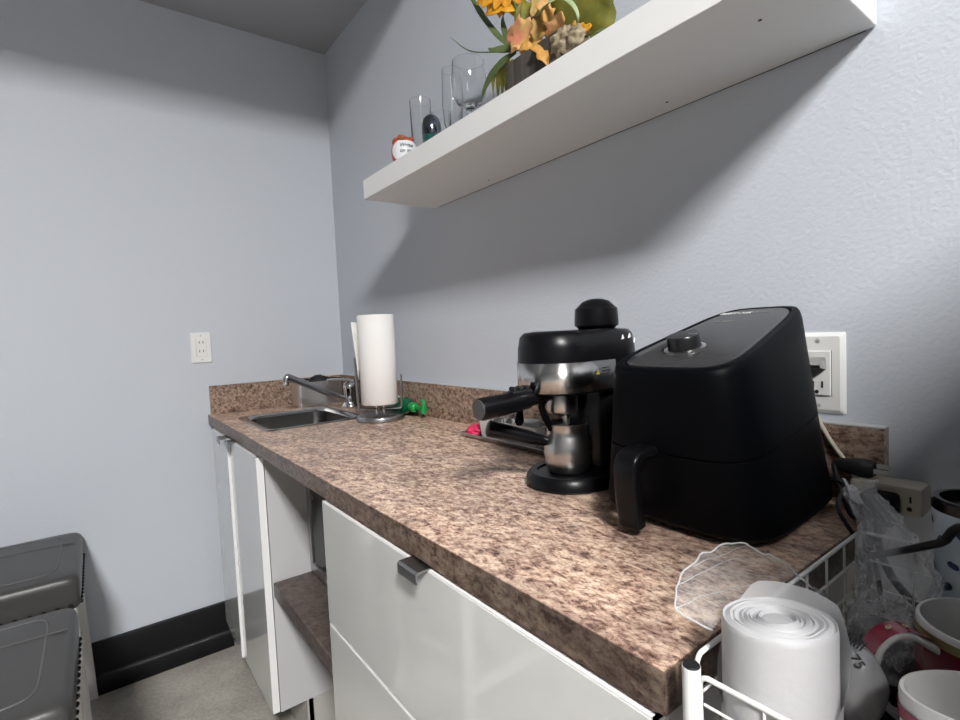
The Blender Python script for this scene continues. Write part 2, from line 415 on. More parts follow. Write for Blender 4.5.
# ------------------------------------------------------------------ cabinets
FX, DT = -.5465, .018            # front plane of doors, thickness
SC0, SC1, DU0, DU1 = -.712, -.078, -1.945, -1.214
t = thing('sink_cabinet', 'glossy white two-door base cabinet under the sink', 'cabinet', (-.27, -.32, 0))
bm = NB()
box(bm, (FX+DT+.003, SC0, .140), (-.03, SC0+.018, CT-CTH-.001))
box(bm, (FX+DT+.003, SC1-.018, .140), (-.03, SC1, CT-CTH-.001)); box(bm, (FX+DT+.003, SC0+.018, .140), (-.03, SC1-.018, .158))
mk('carcass', bm, M['melamine'], t)
bm = NB(); box(bm, (-.448, SC0, .0005), (-.03, SC0+.018, .140)); box(bm, (-.453, SC0, .0005), (-.435, SC1, .140)); mk('toe_kick', bm, M['toe'], t)
def front(parent, name, y0, y1, z0, z1):
    bm = NB(); box(bm, (FX, y0+.0015, z0+.0015), (FX+DT, y1-.0015, z1-.0015), .0012, 1)
    d = mk(name, bm, M['gloss_white'], parent)
    bm = NB(); e = .003
    for a, b in (((y0, z0), (y0+e, z1)), ((y1-e, z0), (y1, z1)), ((y0, z0), (y1, z0+e)), ((y0, z1-e), (y1, z1))):
        box(bm, (FX+.0006, a[0], a[1]), (FX+DT+.0005, b[0], b[1]))
    mk('edge_band', bm, M['white_edge'], d); return d
def pull(parent, yc, w, z):
    bm = NB()
    pr = [(FX+DT, z), (FX-.016, z), (FX-.019, z-.003), (FX-.019, z-.016), (FX-.0165, z-.016), (FX-.0165, z-.004), (FX+DT, z-.0025)]
    loft(bm, [[(x, y, zz) for x, zz in pr] for y in (yc-w/2, yc+w/2)])
    mk('handle', bm, M['handle_metal'], parent)
DZ1 = CT-CTH-.006
sp = -.376
d = front(t, 'door', sp+.001, SC1, .140, DZ1); pull(d, sp+.05, .06, DZ1+.002)
piv = V((FX+DT, SC1, 0))-t.location; d.matrix_local = Matrix.Translation(piv) @ Matrix.Rotation(R(-1.5), 4, 'Z') @ Matrix.Translation(-piv)   # left door stands slightly ajar
d = front(t, 'door', SC0, sp-.001, .140, DZ1)
pull(d, sp-.05, .055, DZ1+.002)

t = thing('drawer_cabinet', 'glossy white drawer cabinet with chrome pull at the near end of the worktop', 'cabinet', (-.27, -1.56, 0))
bm = NB()
box(bm, (FX+DT+.003, DU0+.030, .140), (-.03, DU0+.048, CT-CTH-.001)); box(bm, (FX+DT+.003, DU1-.018, .140), (-.03, DU1, CT-CTH-.001))
box(bm, (FX+DT+.003, DU0+.018, .140), (-.03, DU1-.018, .158)); box(bm, (-.045, DU0+.018, .158), (-.03, DU1-.018, CT-CTH-.001))
mk('carcass', bm, M['melamine'], t)
bm = NB(); box(bm, (-.453, DU0, .0005), (-.435, DU1, .140)); box(bm, (-.435, DU1-.018, .0005), (-.03, DU1, .140)); box(bm, (-.435, DU0+.03, .0005), (-.03, DU0+.048, .140)); mk('toe_kick', bm, M['toe'], t)
d = front(t, 'drawer', DU0, DU1, .629, DZ1); pull(d, -1.580, .050, DZ1+.002)
front(t, 'drawer', DU0, DU1, .386, .626); front(t, 'drawer', DU0, DU1, .140, .383)

# niche shelf + microwave
bm = NB(); box(bm, (-.523, DU1, .470), (-.03, SC0, .511), .002, 1)
o = mk('niche_shelf', bm, M['laminate_dark']); tag(o, 'dark brown laminate shelf between the two base cabinets', 'shelf'); set_origin(o, (-.26, -.9, .470))
t = thing('microwave', 'silver and black microwave tucked under the worktop on the brown shelf', 'microwave', (-.2, -.95, .511))
mx, my0, my1, mz0, mz1 = -.420, -1.195, -.718, .518, .800
bm = NB(); box(bm, (mx+.03, my0, mz0), (-.04, my1, mz1), .004, 2); mk('casing', bm, M['black_plastic'], t)
bm = NB()
for a, b in (((my0, mz0), (my1, mz0+.026)), ((my0, mz1-.022), (my1, mz1)), ((my1-.02, mz0+.026), (my1, mz1-.022)), ((my0, mz0+.026), (my0+.11, mz1-.022))):
    box(bm, (mx, a[0], a[1]), (mx+.03, b[0], b[1]))
mk('front_frame', bm, M['chrome_dark'], t)
bm = NB(); loft(bm, [[(mx+.004, y, z) for y, z, _ in rr(my0+.11, my1-.02, mz0+.026, mz1-.022, 0, .02)], [(mx+.02, y, z) for y, z, _ in rr(my0+.11, my1-.02, mz0+.026, mz1-.022, 0, .02)]]); mk('door_glass', bm, M['black_gloss'], t, 40)
bm = NB()
for y in (my0+.04, my1-.04):
    for x in (mx+.06, -.08):
        bm = NB(); lathe(bm, [(0, .0003), (.012, .0003), (.012, .0065), (0, .0065)], (x, y, .511), 14); mk('foot', bm, M['black_matte'], t)

# ------------------------------------------------------------------ wall outlets
def outlet_far():
    cx, cz = -.551, 1.1655
    t = thing('wall_outlet', 'white duplex outlet plate on the far wall above the worktop end', 'outlet', (cx, 0, cz))
    bm = NB(); loft(bm, [[(x, -.0003, z) for x, z, _ in rr(cx-.035, cx+.035, cz-.057, cz+.057, 0, .004)], [(x, -.003, z) for x, z, _ in rr(cx-.035, cx+.035, cz-.057, cz+.057, 0, .004)], [(x, -.006, z) for x, z, _ in rr(cx-.032, cx+.032, cz-.054, cz+.054, 0, .004)]])
    mk('plate', bm, M['white_plastic'], t)
    bm = NB(); box(bm, (cx-.0168, -.0085, cz-.0335), (cx+.0168, -.006, cz+.0335), .001, 1); r = mk('receptacle', bm, M['white_plastic'], t)
    bm = NB()
    for s in (-1, 1):
        for dx in (-.0065, .0065): box(bm, (cx+dx-.0012, -.0088, cz+s*.0165-.001), (cx+dx+.0012, -.0084, cz+s*.0165+.0085))
        lathe(bm, [(0, 0), (.0032, 0), (0, .0004)], (cx, -.0084, cz+s*.0165-.0075), 12, 'y')
    for dx, a in ((-.0172, .0005), (.0167, .0005)): box(bm, (cx+dx, -.0063, cz-.034), (cx+dx+a, -.006, cz+.034))
    mk('slots', bm, M['slot'], r)
    bm = NB()
    for s in (-1, 1):
        bm = NB(); lathe(bm, [(.003, 0), (.003, -.0008), (0, -.0012)], (cx, -.006, cz+s*.045), 12, 'y'); mk('screw', bm, M['screw'], t)
outlet_far()
def plate_right():
    y1, y0, z0, z1 = -1.902, -1.782, 1.031, 1.153
    t = thing('switch_plate', 'white double-gang wall plate with outlet partly hidden behind the air fryer', 'outlet', (0, (y0+y1)/2, (z0+z1)/2))
    ring = lambda x, d: [(x, y, z) for y, z, _ in rr(y1+d, y0-d, z0+d, z1-d, 0, .003)]
    bm = NB(); loft(bm, [ring(-.0003, 0), ring(-.002, 0), ring(-.006, .006)]); mk('plate', bm, M['white_plastic'], t)
    yc, zc = -1.868, (z0+z1)/2
    for k, y in enumerate((yc, -1.822)):
        bm = NB(); box(bm, (-.009, y-.0168, zc-.0335), (-.006, y+.0168, zc+.0335), .001, 1); r = mk('receptacle' if k == 0 else 'switch', bm, M['white_plastic'], t)
        if k == 0:
            bm = NB(); box(bm, (-.0095, y-.007, zc-.022), (-.0088, y-.0045, zc-.012)); box(bm, (-.0095, y+.005, zc-.022), (-.0088, y+.0075, zc-.012)); lathe(bm, [(0, 0), (.003, 0), (0, .0006)], (-.0095, y+.0015, zc-.028), 10, 'x')
            box(bm, (-.0064, y-.0175, zc-.034), (-.006, y-.0168, zc+.034)); mk('slots', bm, M['slot'], r)
    bm = NB()
    for y in (yc, -1.822):
        for s in (-1, 1):
            bm = NB(); lathe(bm, [(.003, 0), (.003, -.001), (0, -.0014)], (-.006, y, zc+s*.049), 12, 'x'); mk('screw', bm, M['screw'], t)
    bm = NB(); pr = [(0, 0), (-.022, .004), (-.024, .008), (-.002, .018)]
    rings = [[(-.0092+a, yc+w, zc+.006+b) for a, b in pr] for w in (-.011, .013)]
    loft(bm, rings); pl = mk('night_light', bm, M['steel'], None); tag(pl, 'small metallic plug sticking out of the double-gang plate', 'plug'); set_origin(pl, (-.012, yc, zc+.01))
plate_right()

# ------------------------------------------------------------------ wall shelf
SHZ, SHT, SHD, SHY0, SHY1 = 1.5656, .0536, .2359, -1.940, -.8135
t = thing('wall_shelf', 'thick white floating shelf on the right wall above the worktop', 'shelf', (0, (SHY0+SHY1)/2, SHZ))
bm = NB(); box(bm, (-SHD, SHY0, SHZ), (-.0015, SHY1, SHZ+SHT), .0012, 1); mk('board', bm, M['shelf_white'], t)
bm = NB(); box(bm, (-.0022, SHY0+.012, SHZ-.0006), (-.0004, SHY1-.03, SHZ+.004)); mk('wall_gap', bm, M['shelf_gap'], t)
for p in (at(667, 102, 2, SHZ), at(489, 180, 2, SHZ), at(760, 20, 2, SHZ)):
    bm = NB(); lathe(bm, [(0, 0), (.0025, 0), (.0025, -.0006), (0, -.0009)], p, 12); mk('screw', bm, M['shelf_gap'], t)
ST = SHZ+SHT
G = 'things on the wall shelf'
def glass(name, label, cat, x, y, prof_out, prof_in, m=None, grp='clear glasses on the wall shelf'):
    """prof_out bottom->top outer wall, prof_in top->bottom inner wall"""
    bm = NB(); lathe(bm, prof_out + prof_in, (x, y, ST+.0005), 40)
    o = mk(name, bm, m or M['glass'], None, 60); tag(o, label, cat, grp); set_origin(o, (x, y, ST)); return o
glass('drinking_glass', 'tall straight clear glass just behind the red and white jar', 'glass', -.130, -.968,
      [(0, 0), (.024, 0), (.026, .003), (.029, .184)], [(.0273, .184), (.0245, .012), (0, .010)])
glass('drinking_glass', 'small clear glass behind the dark domed votive', 'glass', -.130, -1.066,
      [(0, 0), (.020, 0), (.022, .003), (.026, .115)], [(.0245, .115), (.0205, .010), (0, .008)])
glass('champagne_flute', 'slender clear champagne flute left of the wine goblet', 'glass', -.125, -1.112,
      [(0, 0), (.028, 0), (.028, .002), (.006, .006), (.005, .03), (.012, .045), (.022, .075), (.026, .12), (.0235, .205)], [(.0222, .205), (.0245, .12), (.0205, .077), (.010, .05), (0, .044)])
glass('wine_goblet', 'large clear wine goblet with a short stem beside the planter', 'glass', -.170, -1.243,
      [(0, 0), (.033, 0), (.034, .002), (.012, .008), (.008, .02), (.0075, .05), (.013, .058), (.028, .066), (.0375, .085), (.0395, .114), (.036, .156)],
      [(.0345, .156), (.0378, .114), (.0358, .087), (.026, .0695), (.012, .063), (0, .061)])
glass('drinking_glass', 'short clear glass half hidden between the goblet and the planter', 'glass', -.095, -1.375,
      [(0, 0), (.026, 0), (.028, .003), (.031, .09)], [(.0295, .09), (.0265, .008), (0, .007)])
t = thing('votive', 'dark iridescent domed votive with a teal base on the wall shelf', 'votive', (-.205, -1.135, ST), G)
bm = NB(); lathe(bm, [(.0225, .022), (.023, .035), (.0225, .048), (.019, .062), (.011, .071), (0, .074)], (-.205, -1.135, ST), 32); mk('dome', bm, M['iridescent'], t, 180)
bm = NB(); lathe(bm, [(0, .0005), (.019, .0005), (.022, .004), (.0225, .022), (0, .022)], (-.205, -1.135, ST), 32); mk('base', bm, M['teal'], t, 50)
# jar with lettering
jx, jy = -.195, -.985
t = thing('jar', 'small red and white jar lettered in black at the far end of the shelf', 'jar', (jx, jy, ST), G)
bm = NB(); lathe(bm, [(0, .0005), (.024, .0005), (.030, .006), (.034, .025), (.034, .038), (.030, .052), (.026, .058), (0, .058)], (jx, jy, ST), 40); mk('jar_body', bm, M['red'], t, 60)
dirj = (V((CAM.x, CAM.y, 0))-V((jx, jy, 0))).normalized(); a0 = math.atan2(dirj.y, dirj.x)+R(8)
bm = NB()
def jr(z): 
    P = [(.024, .0005), (.030, .006), (.034, .025), (.034, .038), (.030, .052), (.026, .058)]
    for (r0, z0), (r1, z1) in zip(P, P[1:]):
        if z0 <= z <= z1: return r0+(r1-r0)*(z-z0)/(z1-z0)
    return .026
grid = []
for i in range(9):
    z = .004+.05*i/8; row = []
    for k in range(15):
        wdt = R(72)*math.sqrt(max(.12, 1-((z-.029)/.031)**2)); a = a0-wdt+2*wdt*k/14
        r = jr(z)+.0008; row.append((jx+r*math.cos(a), jy+r*math.sin(a), ST+z))
    grid.append(row)
loft(bm, grid, False, False, False); lb = mk('label_panel', bm, M['label_white'], t, 60)
bm = NB()
dj = V((math.cos(a0), math.sin(a0), 0)); tx = V((-dj.y, dj.x, 0))
for s, z, sz in (('Write', .040, .0145), ('on me', .0265, .0135)):
    text_mesh(bm, s, sz, frame(V((jx, jy, ST+z))+dj*(jr(z)+.0016), tx, (0, 0, 1)), bend=.034, shear=.25)
mk('lettering', bm, M['ink'], lb)
bm = NB()
for k in range(26):
    a = rng.random()*6.28; r = .027*math.sqrt(rng.random()); bmesh.ops.create_icosphere(bm, subdivisions=2, radius=.0055+.0025*rng.random(), matrix=Matrix.Translation((jx+r*math.cos(a), jy+r*math.sin(a), ST+.06+.009*rng.random()*(1-r/.04))))
o = mk('filling', bm, M['redbrown'], t, 180)
o['kind'] = 'stuff'

# ------------------------------------------------------------------ flower arrangement
px0, px1, py0, py1, ph = -.212, -.095, -1.560, -1.418, .064
t = thing('flower_arrangement', 'autumn artificial flower arrangement in a weathered wooden box on the shelf', 'flowers', (-.15, -1.52, ST), G)
bm = NB()
for a, b in (((px0, py0), (px0+.008, py1)), ((px1-.008, py0), (px1, py1)), ((px0+.008, py0), (px1-.008, py0+.008)), ((px0+.008, py1-.008), (px1-.008, py1))):
    box(bm, (*a, ST+.0005), (*b, ST+ph), .001, 1)
box(bm, (px0+.008, py0+.008, ST+.0005), (px1-.008, py1-.008, ST+.05)); mk('planter_box', bm, M['planter'], t)
def blade(pts, w, m, name='grass_blade', fold=.25, k=8):
    pts = smooth_pts(pts, k); N = len(pts); bm = NB(); rows = []
    for i, p in enumerate(pts):
        s = i/(N-1); tdir = (pts[min(i+1, N-1)]-pts[max(i-1, 0)]).normalized()
        side = tdir.cross(V((-.6, -.8, .25))).normalized(); nrm = side.cross(tdir)
        ww = w*min(1, (1-s)*2.2+.03)*min(1, .45+s*2)
        rows.append([p-side*ww+nrm*ww*fold, p, p+side*ww+nrm*ww*fold])
    loft(bm, rows, False, False, False)
    o = mk(name, bm, m, t, 180); md = o.modifiers.new('thick', 'SOLIDIFY'); md.thickness = .0008; return o
def leaf(base, tipp, w, m, name='leaf', nrm=(-.6, -.8, .2), lobes=0, curl=.15, seed=0, nseg=14):
    base, tipp = V(base), V(tipp); ax = tipp-base; L = ax.length; ax.normalize()
    nr = V(nrm); nr = (nr-ax*nr.dot(ax)).normalized(); side = ax.cross(nr); bm = NB(); rows = []
    for i in range(nseg+1):
        s = i/nseg; prof = math.sin(math.pi*min(1, s**.75))**.8 if 0 < s < 1 else .02
        if lobes: prof *= 1-.38*abs(math.sin(lobes*math.pi*s+seed))
        row = []
        for q in range(-3, 4):
            f = q/3; ed = 1+.12*mnoise.noise(V((s*9+seed, q*1.7, seed)))
            off = nr*(curl*L*(-(s-.5)**2*1.6 + .25*abs(f)*prof) + .05*L*mnoise.noise(V((s*6, f*3, seed+2))))
            row.append(base+ax*(L*s)+side*(f*w*prof*ed)+off)
        rows.append(row)
    loft(bm, rows, False, False, False)
    o = mk(name, bm, m, t, 180); md = o.modifiers.new('thick', 'SOLIDIFY'); md.thickness = .0008; return o
A = lambda u, v, x: at(u, v, 0, x)
fb = V((-.15, -1.46, ST+.06))
# sunflower, most of it above the frame
fc = A(506, -24, -.165); fn = V((-.75, -.35, -.25)).normalized()
e1 = fn.cross(V((0, 0, 1))).normalized(); e2 = e1.cross(fn)
for ring, (n, rad, w, tilt) in enumerate(((15, .078, .016, .25), (14, .066, .014, .5))):
    for k in range(n):
        a = 2*math.pi*(k+.5*ring)/n + .1*rng.random(); d = e1*math.cos(a)+e2*math.sin(a)
        leaf(fc+d*.016, fc+d*rad*(.92+.16*rng.random())+fn*rad*tilt*.5, w, M['petal'], 'sunflower_petal', nrm=fn, curl=.2, seed=k+ring*20, nseg=8)
bm = NB(); bmesh.ops.create_icosphere(bm, subdivisions=3, radius=1)
for v in bm.verts:
    q = v.co*(1+.12*mnoise.noise(v.co*14)); v.co = fc + e1*q.x*.026+e2*q.y*.026+fn*(q.z*.012+.006)
mk('sunflower_centre', bm, M['berry'], t, 180)
for k in range(9):
    a = -2.6+.28*k; d = e1*math.cos(a)+e2*math.sin(a)
    leaf(fc-fn*.004+d*.008, fc-fn*.012+d*(.058+.01*rng.random()), .012, M['leaf_green'], 'sepal', nrm=fn, seed=k+50, nseg=8)
bm = NB(); tube(bm, smooth_pts([fc-fn*.006, A(522, 25, -.15), fb]), .0035, 8); mk('stem', bm, M['blade'], t, 180)
# grass
blade([A(517, 51, -.17), A(500, 38, -.17), A(484, 18, -.16), A(471, -4, -.15), A(462, -30, -.14)], .0065, M['blade'])
blade([A(516, 52, -.17), A(498, 52, -.16), A(470, 51, -.14), A(450, 37, -.13)], .0022, M['blade'])
blade([A(519, 50, -.18), A(504, 51, -.19), A(494, 51, -.19), A(488, 48, -.19)], .011, M['blade'], 'leaf', fold=.5)
blade([A(516, 52, -.19), A(505, 60, -.20), A(494, 72, -.205), A(485, 88, -.205), A(482, 100, -.2)], .0075, M['blade'])
blade([A(512, 52, -.17), A(507, 40, -.16), A(503, 24, -.15), A(503, 14, -.14)], .006, M['blade'])
blade([A(530, 40, -.17), A(545, 8, -.2), A(560, -2, -.21), A(572, 4, -.21), A(578, 16, -.21), A(576, 30, -.2)], .0045, M['blade_pale'], 'grass_blade')
blade([A(530, 30, -.17), A(545, 6, -.22), A(556, -2, -.22), A(568, -8, -.21)], .004, M['blade_pale'])
blade([A(585, 38, -.19), A(594, 33, -.21), A(604, 31, -.215), A(612, 31, -.21)], .008, M['blade'])
for k in range(7):
    u = 494+rng.random()*12; blade([A(508+rng.random()*6, 60, -.14), A(u, 74, -.14), A(u-2+4*rng.random(), 98, -.135)], .0045, M['leaf_green'], 'grass_blade')
# leaves
leaf(A(570, 40, -.16), A(604, -32, -.17), .062, M['leaf_green'], 'broad_leaf', curl=.1, seed=3)
leaf(A(560, 36, -.13), A(575, -20, -.12), .04, M['leaf_green'], 'broad_leaf', seed=5)
leaf(A(534, 37, -.20), A(504, 33, -.215), .037, M['peach'], 'autumn_leaf', nrm=(-.7, -.5, -.3), lobes=3, seed=1, curl=.35)
leaf(A(532, 30, -.19), A(510, 22, -.2), .022, M['peach'], 'autumn_leaf', lobes=2, seed=8, curl=.4)
leaf(A(536, 42, -.2), A(518, 48, -.215), .018, M['amber'], 'autumn_leaf', lobes=2, seed=4, curl=.3)
leaf(A(541, 34, -.20), A(546, 61, -.222), .026, M['amber'], 'autumn_leaf', nrm=(-.8, -.5, .1), lobes=3, seed=2, curl=.35)
leaf(A(537, 45, -.2), A(540, 2, -.2), .017, M['olive'], 'autumn_leaf', lobes=4, seed=6, curl=.2)
leaf(A(548, 22, -.2), A(545, -20, -.2), .022, M['amber'], 'autumn_leaf', lobes=3, seed=9, curl=.2)
leaf(A(552, 42, -.19), A(561, 12, -.2), .024, M['peach'], 'autumn_leaf', lobes=3, seed=11, curl=.35)
leaf(A(556, 34, -.18), A(588, 26, -.2), .020, M['amber'], 'autumn_leaf', lobes=3, seed=12, curl=.3)
leaf(A(575, 40, -.19), A(590, 24, -.2), .020, M['petal'], 'autumn_leaf', lobes=2, seed=13, curl=.2)
leaf(A(532, 36, -.16), A(524, -4, -.15), .016, M['leaf_green'], 'leaf', seed=21, curl=.2)
leaf(A(540, 30, -.17), A(534, -18, -.17), .018, M['olive'], 'autumn_leaf', lobes=3, seed=22, curl=.25)
leaf(A(546, 38, -.185), A(556, 2, -.19), .020, M['olive'], 'autumn_leaf', lobes=3, seed=23, curl=.25)
leaf(A(552, 48, -.2), A(572, 30, -.21), .020, M['olive'], 'autumn_leaf', lobes=2, seed=24, curl=.3)
leaf(A(528, 44, -.2), A(512, 42, -.21), .020, M['peach'], 'autumn_leaf', lobes=3, seed=25, curl=.3)
leaf(A(520, 6, -.15), A(496, 6, -.17), .018, M['petal'], 'sunflower_petal', seed=26, curl=.2, nseg=8)
leaf(A(508, 2, -.16), A(484, 14, -.18), .018, M['petal'], 'sunflower_petal', seed=27, curl=.2, nseg=8)
leaf(A(525, 2, -.15), A(515, 24, -.16), .012, M['leaf_green'], 'sepal', seed=28, nseg=8)
for (u, v, r_, sd) in ((567, 46, .026, 1), (578, 40, .020, 2)):
    c = A(u, v, -.195); bm = NB(); bmesh.ops.create_icosphere(bm, subdivisions=4, radius=1)
    for q in bm.verts: q.co = c + q.co*r_*(1+.35*mnoise.noise(q.co*3.3+V((sd, 0, 0))))
    mk('seed_head', bm, M['dried'], t, 180)
bm = NB()
for k in range(16):
    c = A(527+rng.random()*14, 18+rng.random()*14, -.17-.02*rng.random()); bmesh.ops.create_icosphere(bm, subdivisions=2, radius=.004+.003*rng.random(), matrix=Matrix.Translation(c))
for k in range(10):
    c = A(552+rng.random()*14, 26+rng.random()*16, -.17-.01*rng.random()); bmesh.ops.create_icosphere(bm, subdivisions=2, radius=.005, matrix=Matrix.Translation(c))
mk('berry_cluster', bm, M['berry'], t, 180)

# ------------------------------------------------------------------ paper towel
tx_, ty_ = -.152, -.668
t = thing('paper_towel_holder', 'chrome upright paper towel holder standing beside the sink', 'paper towel holder', (tx_, ty_, CT))
bm = NB(); lathe(bm, [(0, .0005), (.073, .0005), (.076, .003), (.076, .013), (.074, .016), (.066, .0175), (0, .018)], (tx_, ty_, CT), 48); mk('base', bm, M['chrome_dark'], t, 50)
bm = NB()
for s in (-1, 1): tube(bm, [(tx_+.012*s*.8, ty_-.012*s*.6, CT+.02), (tx_+.012*s*.8, ty_-.012*s*.6, CT+.30)], .004, 10)
mk('post', bm, M['chrome'], t, 60)
left = V((-.8, .6, 0)); 
for s, z1 in ((1, .165), (-1, .105)):
    b0 = V((tx_, ty_, CT+.036)); d = left*s
    bm = NB()
    q = V((-.6, -.8, 0))
    for w in (-.006, .006):
        tube(bm, smooth_pts([b0+q*w+d*.01, b0+q*w+d*.060, b0+q*w+d*.069+V((0, 0, .008)), b0+q*w+d*.071+V((0, 0, z1*.5)), b0+q*w+d*.073+V((0, 0, z1))], 5), .0028, 8)
    tube(bm, [b0+q*-.006+d*.073+V((0, 0, z1)), b0+q*.006+d*.073+V((0, 0, z1))], .0034, 8)
    mk('side_arm', bm, M['chrome_dark'], t, 60)
RB, RH, RR = CT+.052, .284, .0580
t2 = thing('paper_towel_roll', 'tall white paper towel roll on the chrome holder', 'paper towel', (tx_, ty_, RB))
bm = NB(); lathe(bm, [(.02, 0), (RR-.002, 0), (RR, .002), (RR, RH-.002), (RR-.002, RH), (.02, RH), (.02, 0)], (tx_, ty_, RB), 56); mk('towel', bm, M['paper'], t2, 50)
bm = NB(); lathe(bm, [(.0195, .001), (.0198, RH-.001), (.018, RH-.001), (.018, .001), (.0195, .001)], (tx_, ty_, RB), 32); mk('core', bm, M['card'], t2, 50)
bm = NB(); rows = []
for i in range(7):
    s = i/6; base = V((tx_, ty_, 0))+V((-.42, .9, 0)).normalized()*RR
    d = left*(.012+.022*s**1.5)+V((.01, .014, 0))*s
    rows.append([base+d*0+V((0, 0, RB+.004)), base+d*.35+V((0, 0, RB+.004)), base+d+V((0, 0, RB+RH*.55)), base+d*1.35+V((0, 0, RB+RH*.94))])
rows = []
for i in range(6):
    s = i/5; z = RB+.08+(RH*.93-.08)*s; a = math.atan2(left.y, left.x)
    fl = .003+.009*s
    rows.append([V((tx_, ty_, z))+V((math.cos(a-.9), math.sin(a-.9), 0))*RR, V((tx_, ty_, z))+V((math.cos(a-.4), math.sin(a-.4), 0))*(RR+fl*.35), V((tx_, ty_, z))+V((math.cos(a), math.sin(a), 0))*(RR+fl), V((tx_, ty_, z))+V((math.cos(a+.2), math.sin(a+.2), 0))*(RR+fl+.006*s)])
loft(bm, rows, False, False, False); o = mk('loose_sheet', bm, M['paper'], t2, 180); md = o.modifiers.new('thick', 'SOLIDIFY'); md.thickness = .0008

# ------------------------------------------------------------------ green pump bottle lying on its side
bx, bz = -.053, CT+.031
t = thing('soap_bottle', 'green dish soap pump bottle lying on its side behind the paper towel holder', 'bottle', (bx, -.6, CT))
bm = NB()
rings = []
for y, hx, hz in ((-.50, .012, .012), (-.502, .026, .027), (-.512, .030, .030), (-.62, .030, .030), (-.655, .029, .029), (-.678, .022, .022), (-.69, .014, .014), (-.70, .013, .013)):
    rings.append([(bx+a, y, bz+b*1.0) for a, b in sup(hx, hz, 2.6, 28)])
loft(bm, rings); mk('bottle_body', bm, M['green_glass'], t, 60)
bm = NB(); rings = []
for y in (-.53, -.64): rings.append([(bx+.0305*math.cos(R(a)), y, bz+.0305*math.sin(R(a))) for a in range(70, 201, 10)])
loft(bm, rings, False, False, False); o = mk('bottle_label', bm, M['label_white'], t, 60); md = o.modifiers.new('thick', 'SOLIDIFY'); md.thickness = .0006
bm = NB(); lathe(bm, [(0, -.697), (.0155, -.697), (.016, -.70), (.016, -.720), (.013, -.724), (.006, -.726), (.006, -.766), (.009, -.768), (.009, -.780), (0, -.782)], (bx, 0, bz), 24, 'y')
mk('pump_cap', bm, M['green_cap'], t, 45)
bm = NB(); tube(bm, smooth_pts([(bx-.004, -.776, bz-.014), (bx-.002, -.776, bz+.004), (bx, -.776, bz+.022), (bx, -.770, bz+.027)], 4), [.008, .0055], 12); mk('nozzle', bm, M['green_cap'], t, 60)

# ------------------------------------------------------------------ air fryer
fcx, fcy = -.170, -1.800
t = thing('air_fryer', 'black air fryer with sloped lid and dial on the worktop', 'air fryer', (fcx, fcy, CT))
FROT, FSL, FZT = 0.0, .265, 1.1585
def ztop(lx): return FZT + lx*FSL
def fring(tt, hx, hyF, hyB, dz=0, ins=0):
    out = []
    for a, b in sup(hx-ins, 1.0, 4.6, 72):
        s = (a/hx+1)/2; hy = hyF+(hyB-hyF)*s-ins
        x, y = a, b*hy
        out.append((fcx+x*math.cos(FROT)-y*math.sin(FROT), fcy+x*math.sin(FROT)+y*math.cos(FROT), CT+.006+tt*(ztop(a)-CT-.006)+dz))
    return out
HX, HXT, BF, BB, TF, TB = .138, .147, .124, .112, .096, .066
mixd = lambda k: (HX+(HXT-HX)*k, BF+(TF-BF)*k, BB+(TB-BB)*k)
ins_ = lambda d, e: (d[0]-e, d[1]-e, d[2]-e)
lo = [fring(0, *ins_(mixd(0), .014)), fring(.015, *ins_(mixd(0), .006)), fring(.05, *mixd(0)), fring(.25, *mixd(.25)), fring(.465, *mixd(.465))]
bm = NB(); loft(bm, lo + [fring(.47, *mixd(.465), 0, .002)]); dr = mk('basket_drawer', bm, M['black_plastic'], t, 40)
TD = mixd(1)
hi = [fring(.4715, *mixd(.465), 0, .002), fring(.4765, *mixd(.475)), fring(.6, *mixd(.6)), fring(.8, *mixd(.8)), fring(.95, *mixd(.95)), fring(.985, *ins_(TD, .001)), fring(.997, *ins_(TD, .003)), fring(1.0, *ins_(TD, .006)), fring(1.0, *ins_(TD, .006), 0, .004), fring(1.0, *ins_(TD, .006), -.004, .0055)]
bm = NB(); loft(bm, hi); hs = mk('housing', bm, M['black_plastic'], t, 35)
LD = ins_(TD, .006)
bm = NB(); loft(bm, [fring(1.0, *LD, -.0035, .0075), fring(1.0, *LD, -.001, .0075), fring(1.0, *LD, -.0002, .0085)]); lid = mk('lid_panel', bm, M['lid_grey'], t, 35)
fax = V((math.cos(FROT), math.sin(FROT), 0)); fay = V((-math.sin(FROT), math.cos(FROT), 0))
tilt = (fax+V((0, 0, FSL))).normalized(); upn = tilt.cross(fay).normalized()
def lidp(u, v):
    d = FW + RT*((u-480)/FPX) - UP*((v-360)/FPX)
    p0 = V((fcx, fcy, FZT)); return CAM + d*((p0-CAM).dot(upn)/d.dot(upn))
kp = lidp(685, 349); km = frame(kp, tilt, fay)
def lathe_m(bm, prof, mtx, n=40):
    b2 = NB(); lathe(b2, prof, (0, 0, 0), n); me = bpy.data.meshes.new('tmp'); b2.to_mesh(me); b2.free(); me.transform(mtx); bm.from_mesh(me); bpy.data.meshes.remove(me)
bm = NB(); lathe_m(bm, [(.027, 0), (.027, .002), (.022, .003)], km); mk('dial_ring', bm, M['steel'], lid, 40)
bm = NB(); lathe_m(bm, [(0, 0), (.0215, 0), (.021, .018), (.0195, .0205), (0, .021)], km); kb = mk('dial', bm, M['dark_knob'], t, 40)
bm = NB(); box(bm, (-.001, -.020, .0206), (.001, -.009, .0214)); bm.transform(km); mk('dial_mark', bm, M['grey_ink'], kb)
bm = NB()
a, b, c = lidp(733, 314.5), lidp(752, 312.5), lidp(725, 322)
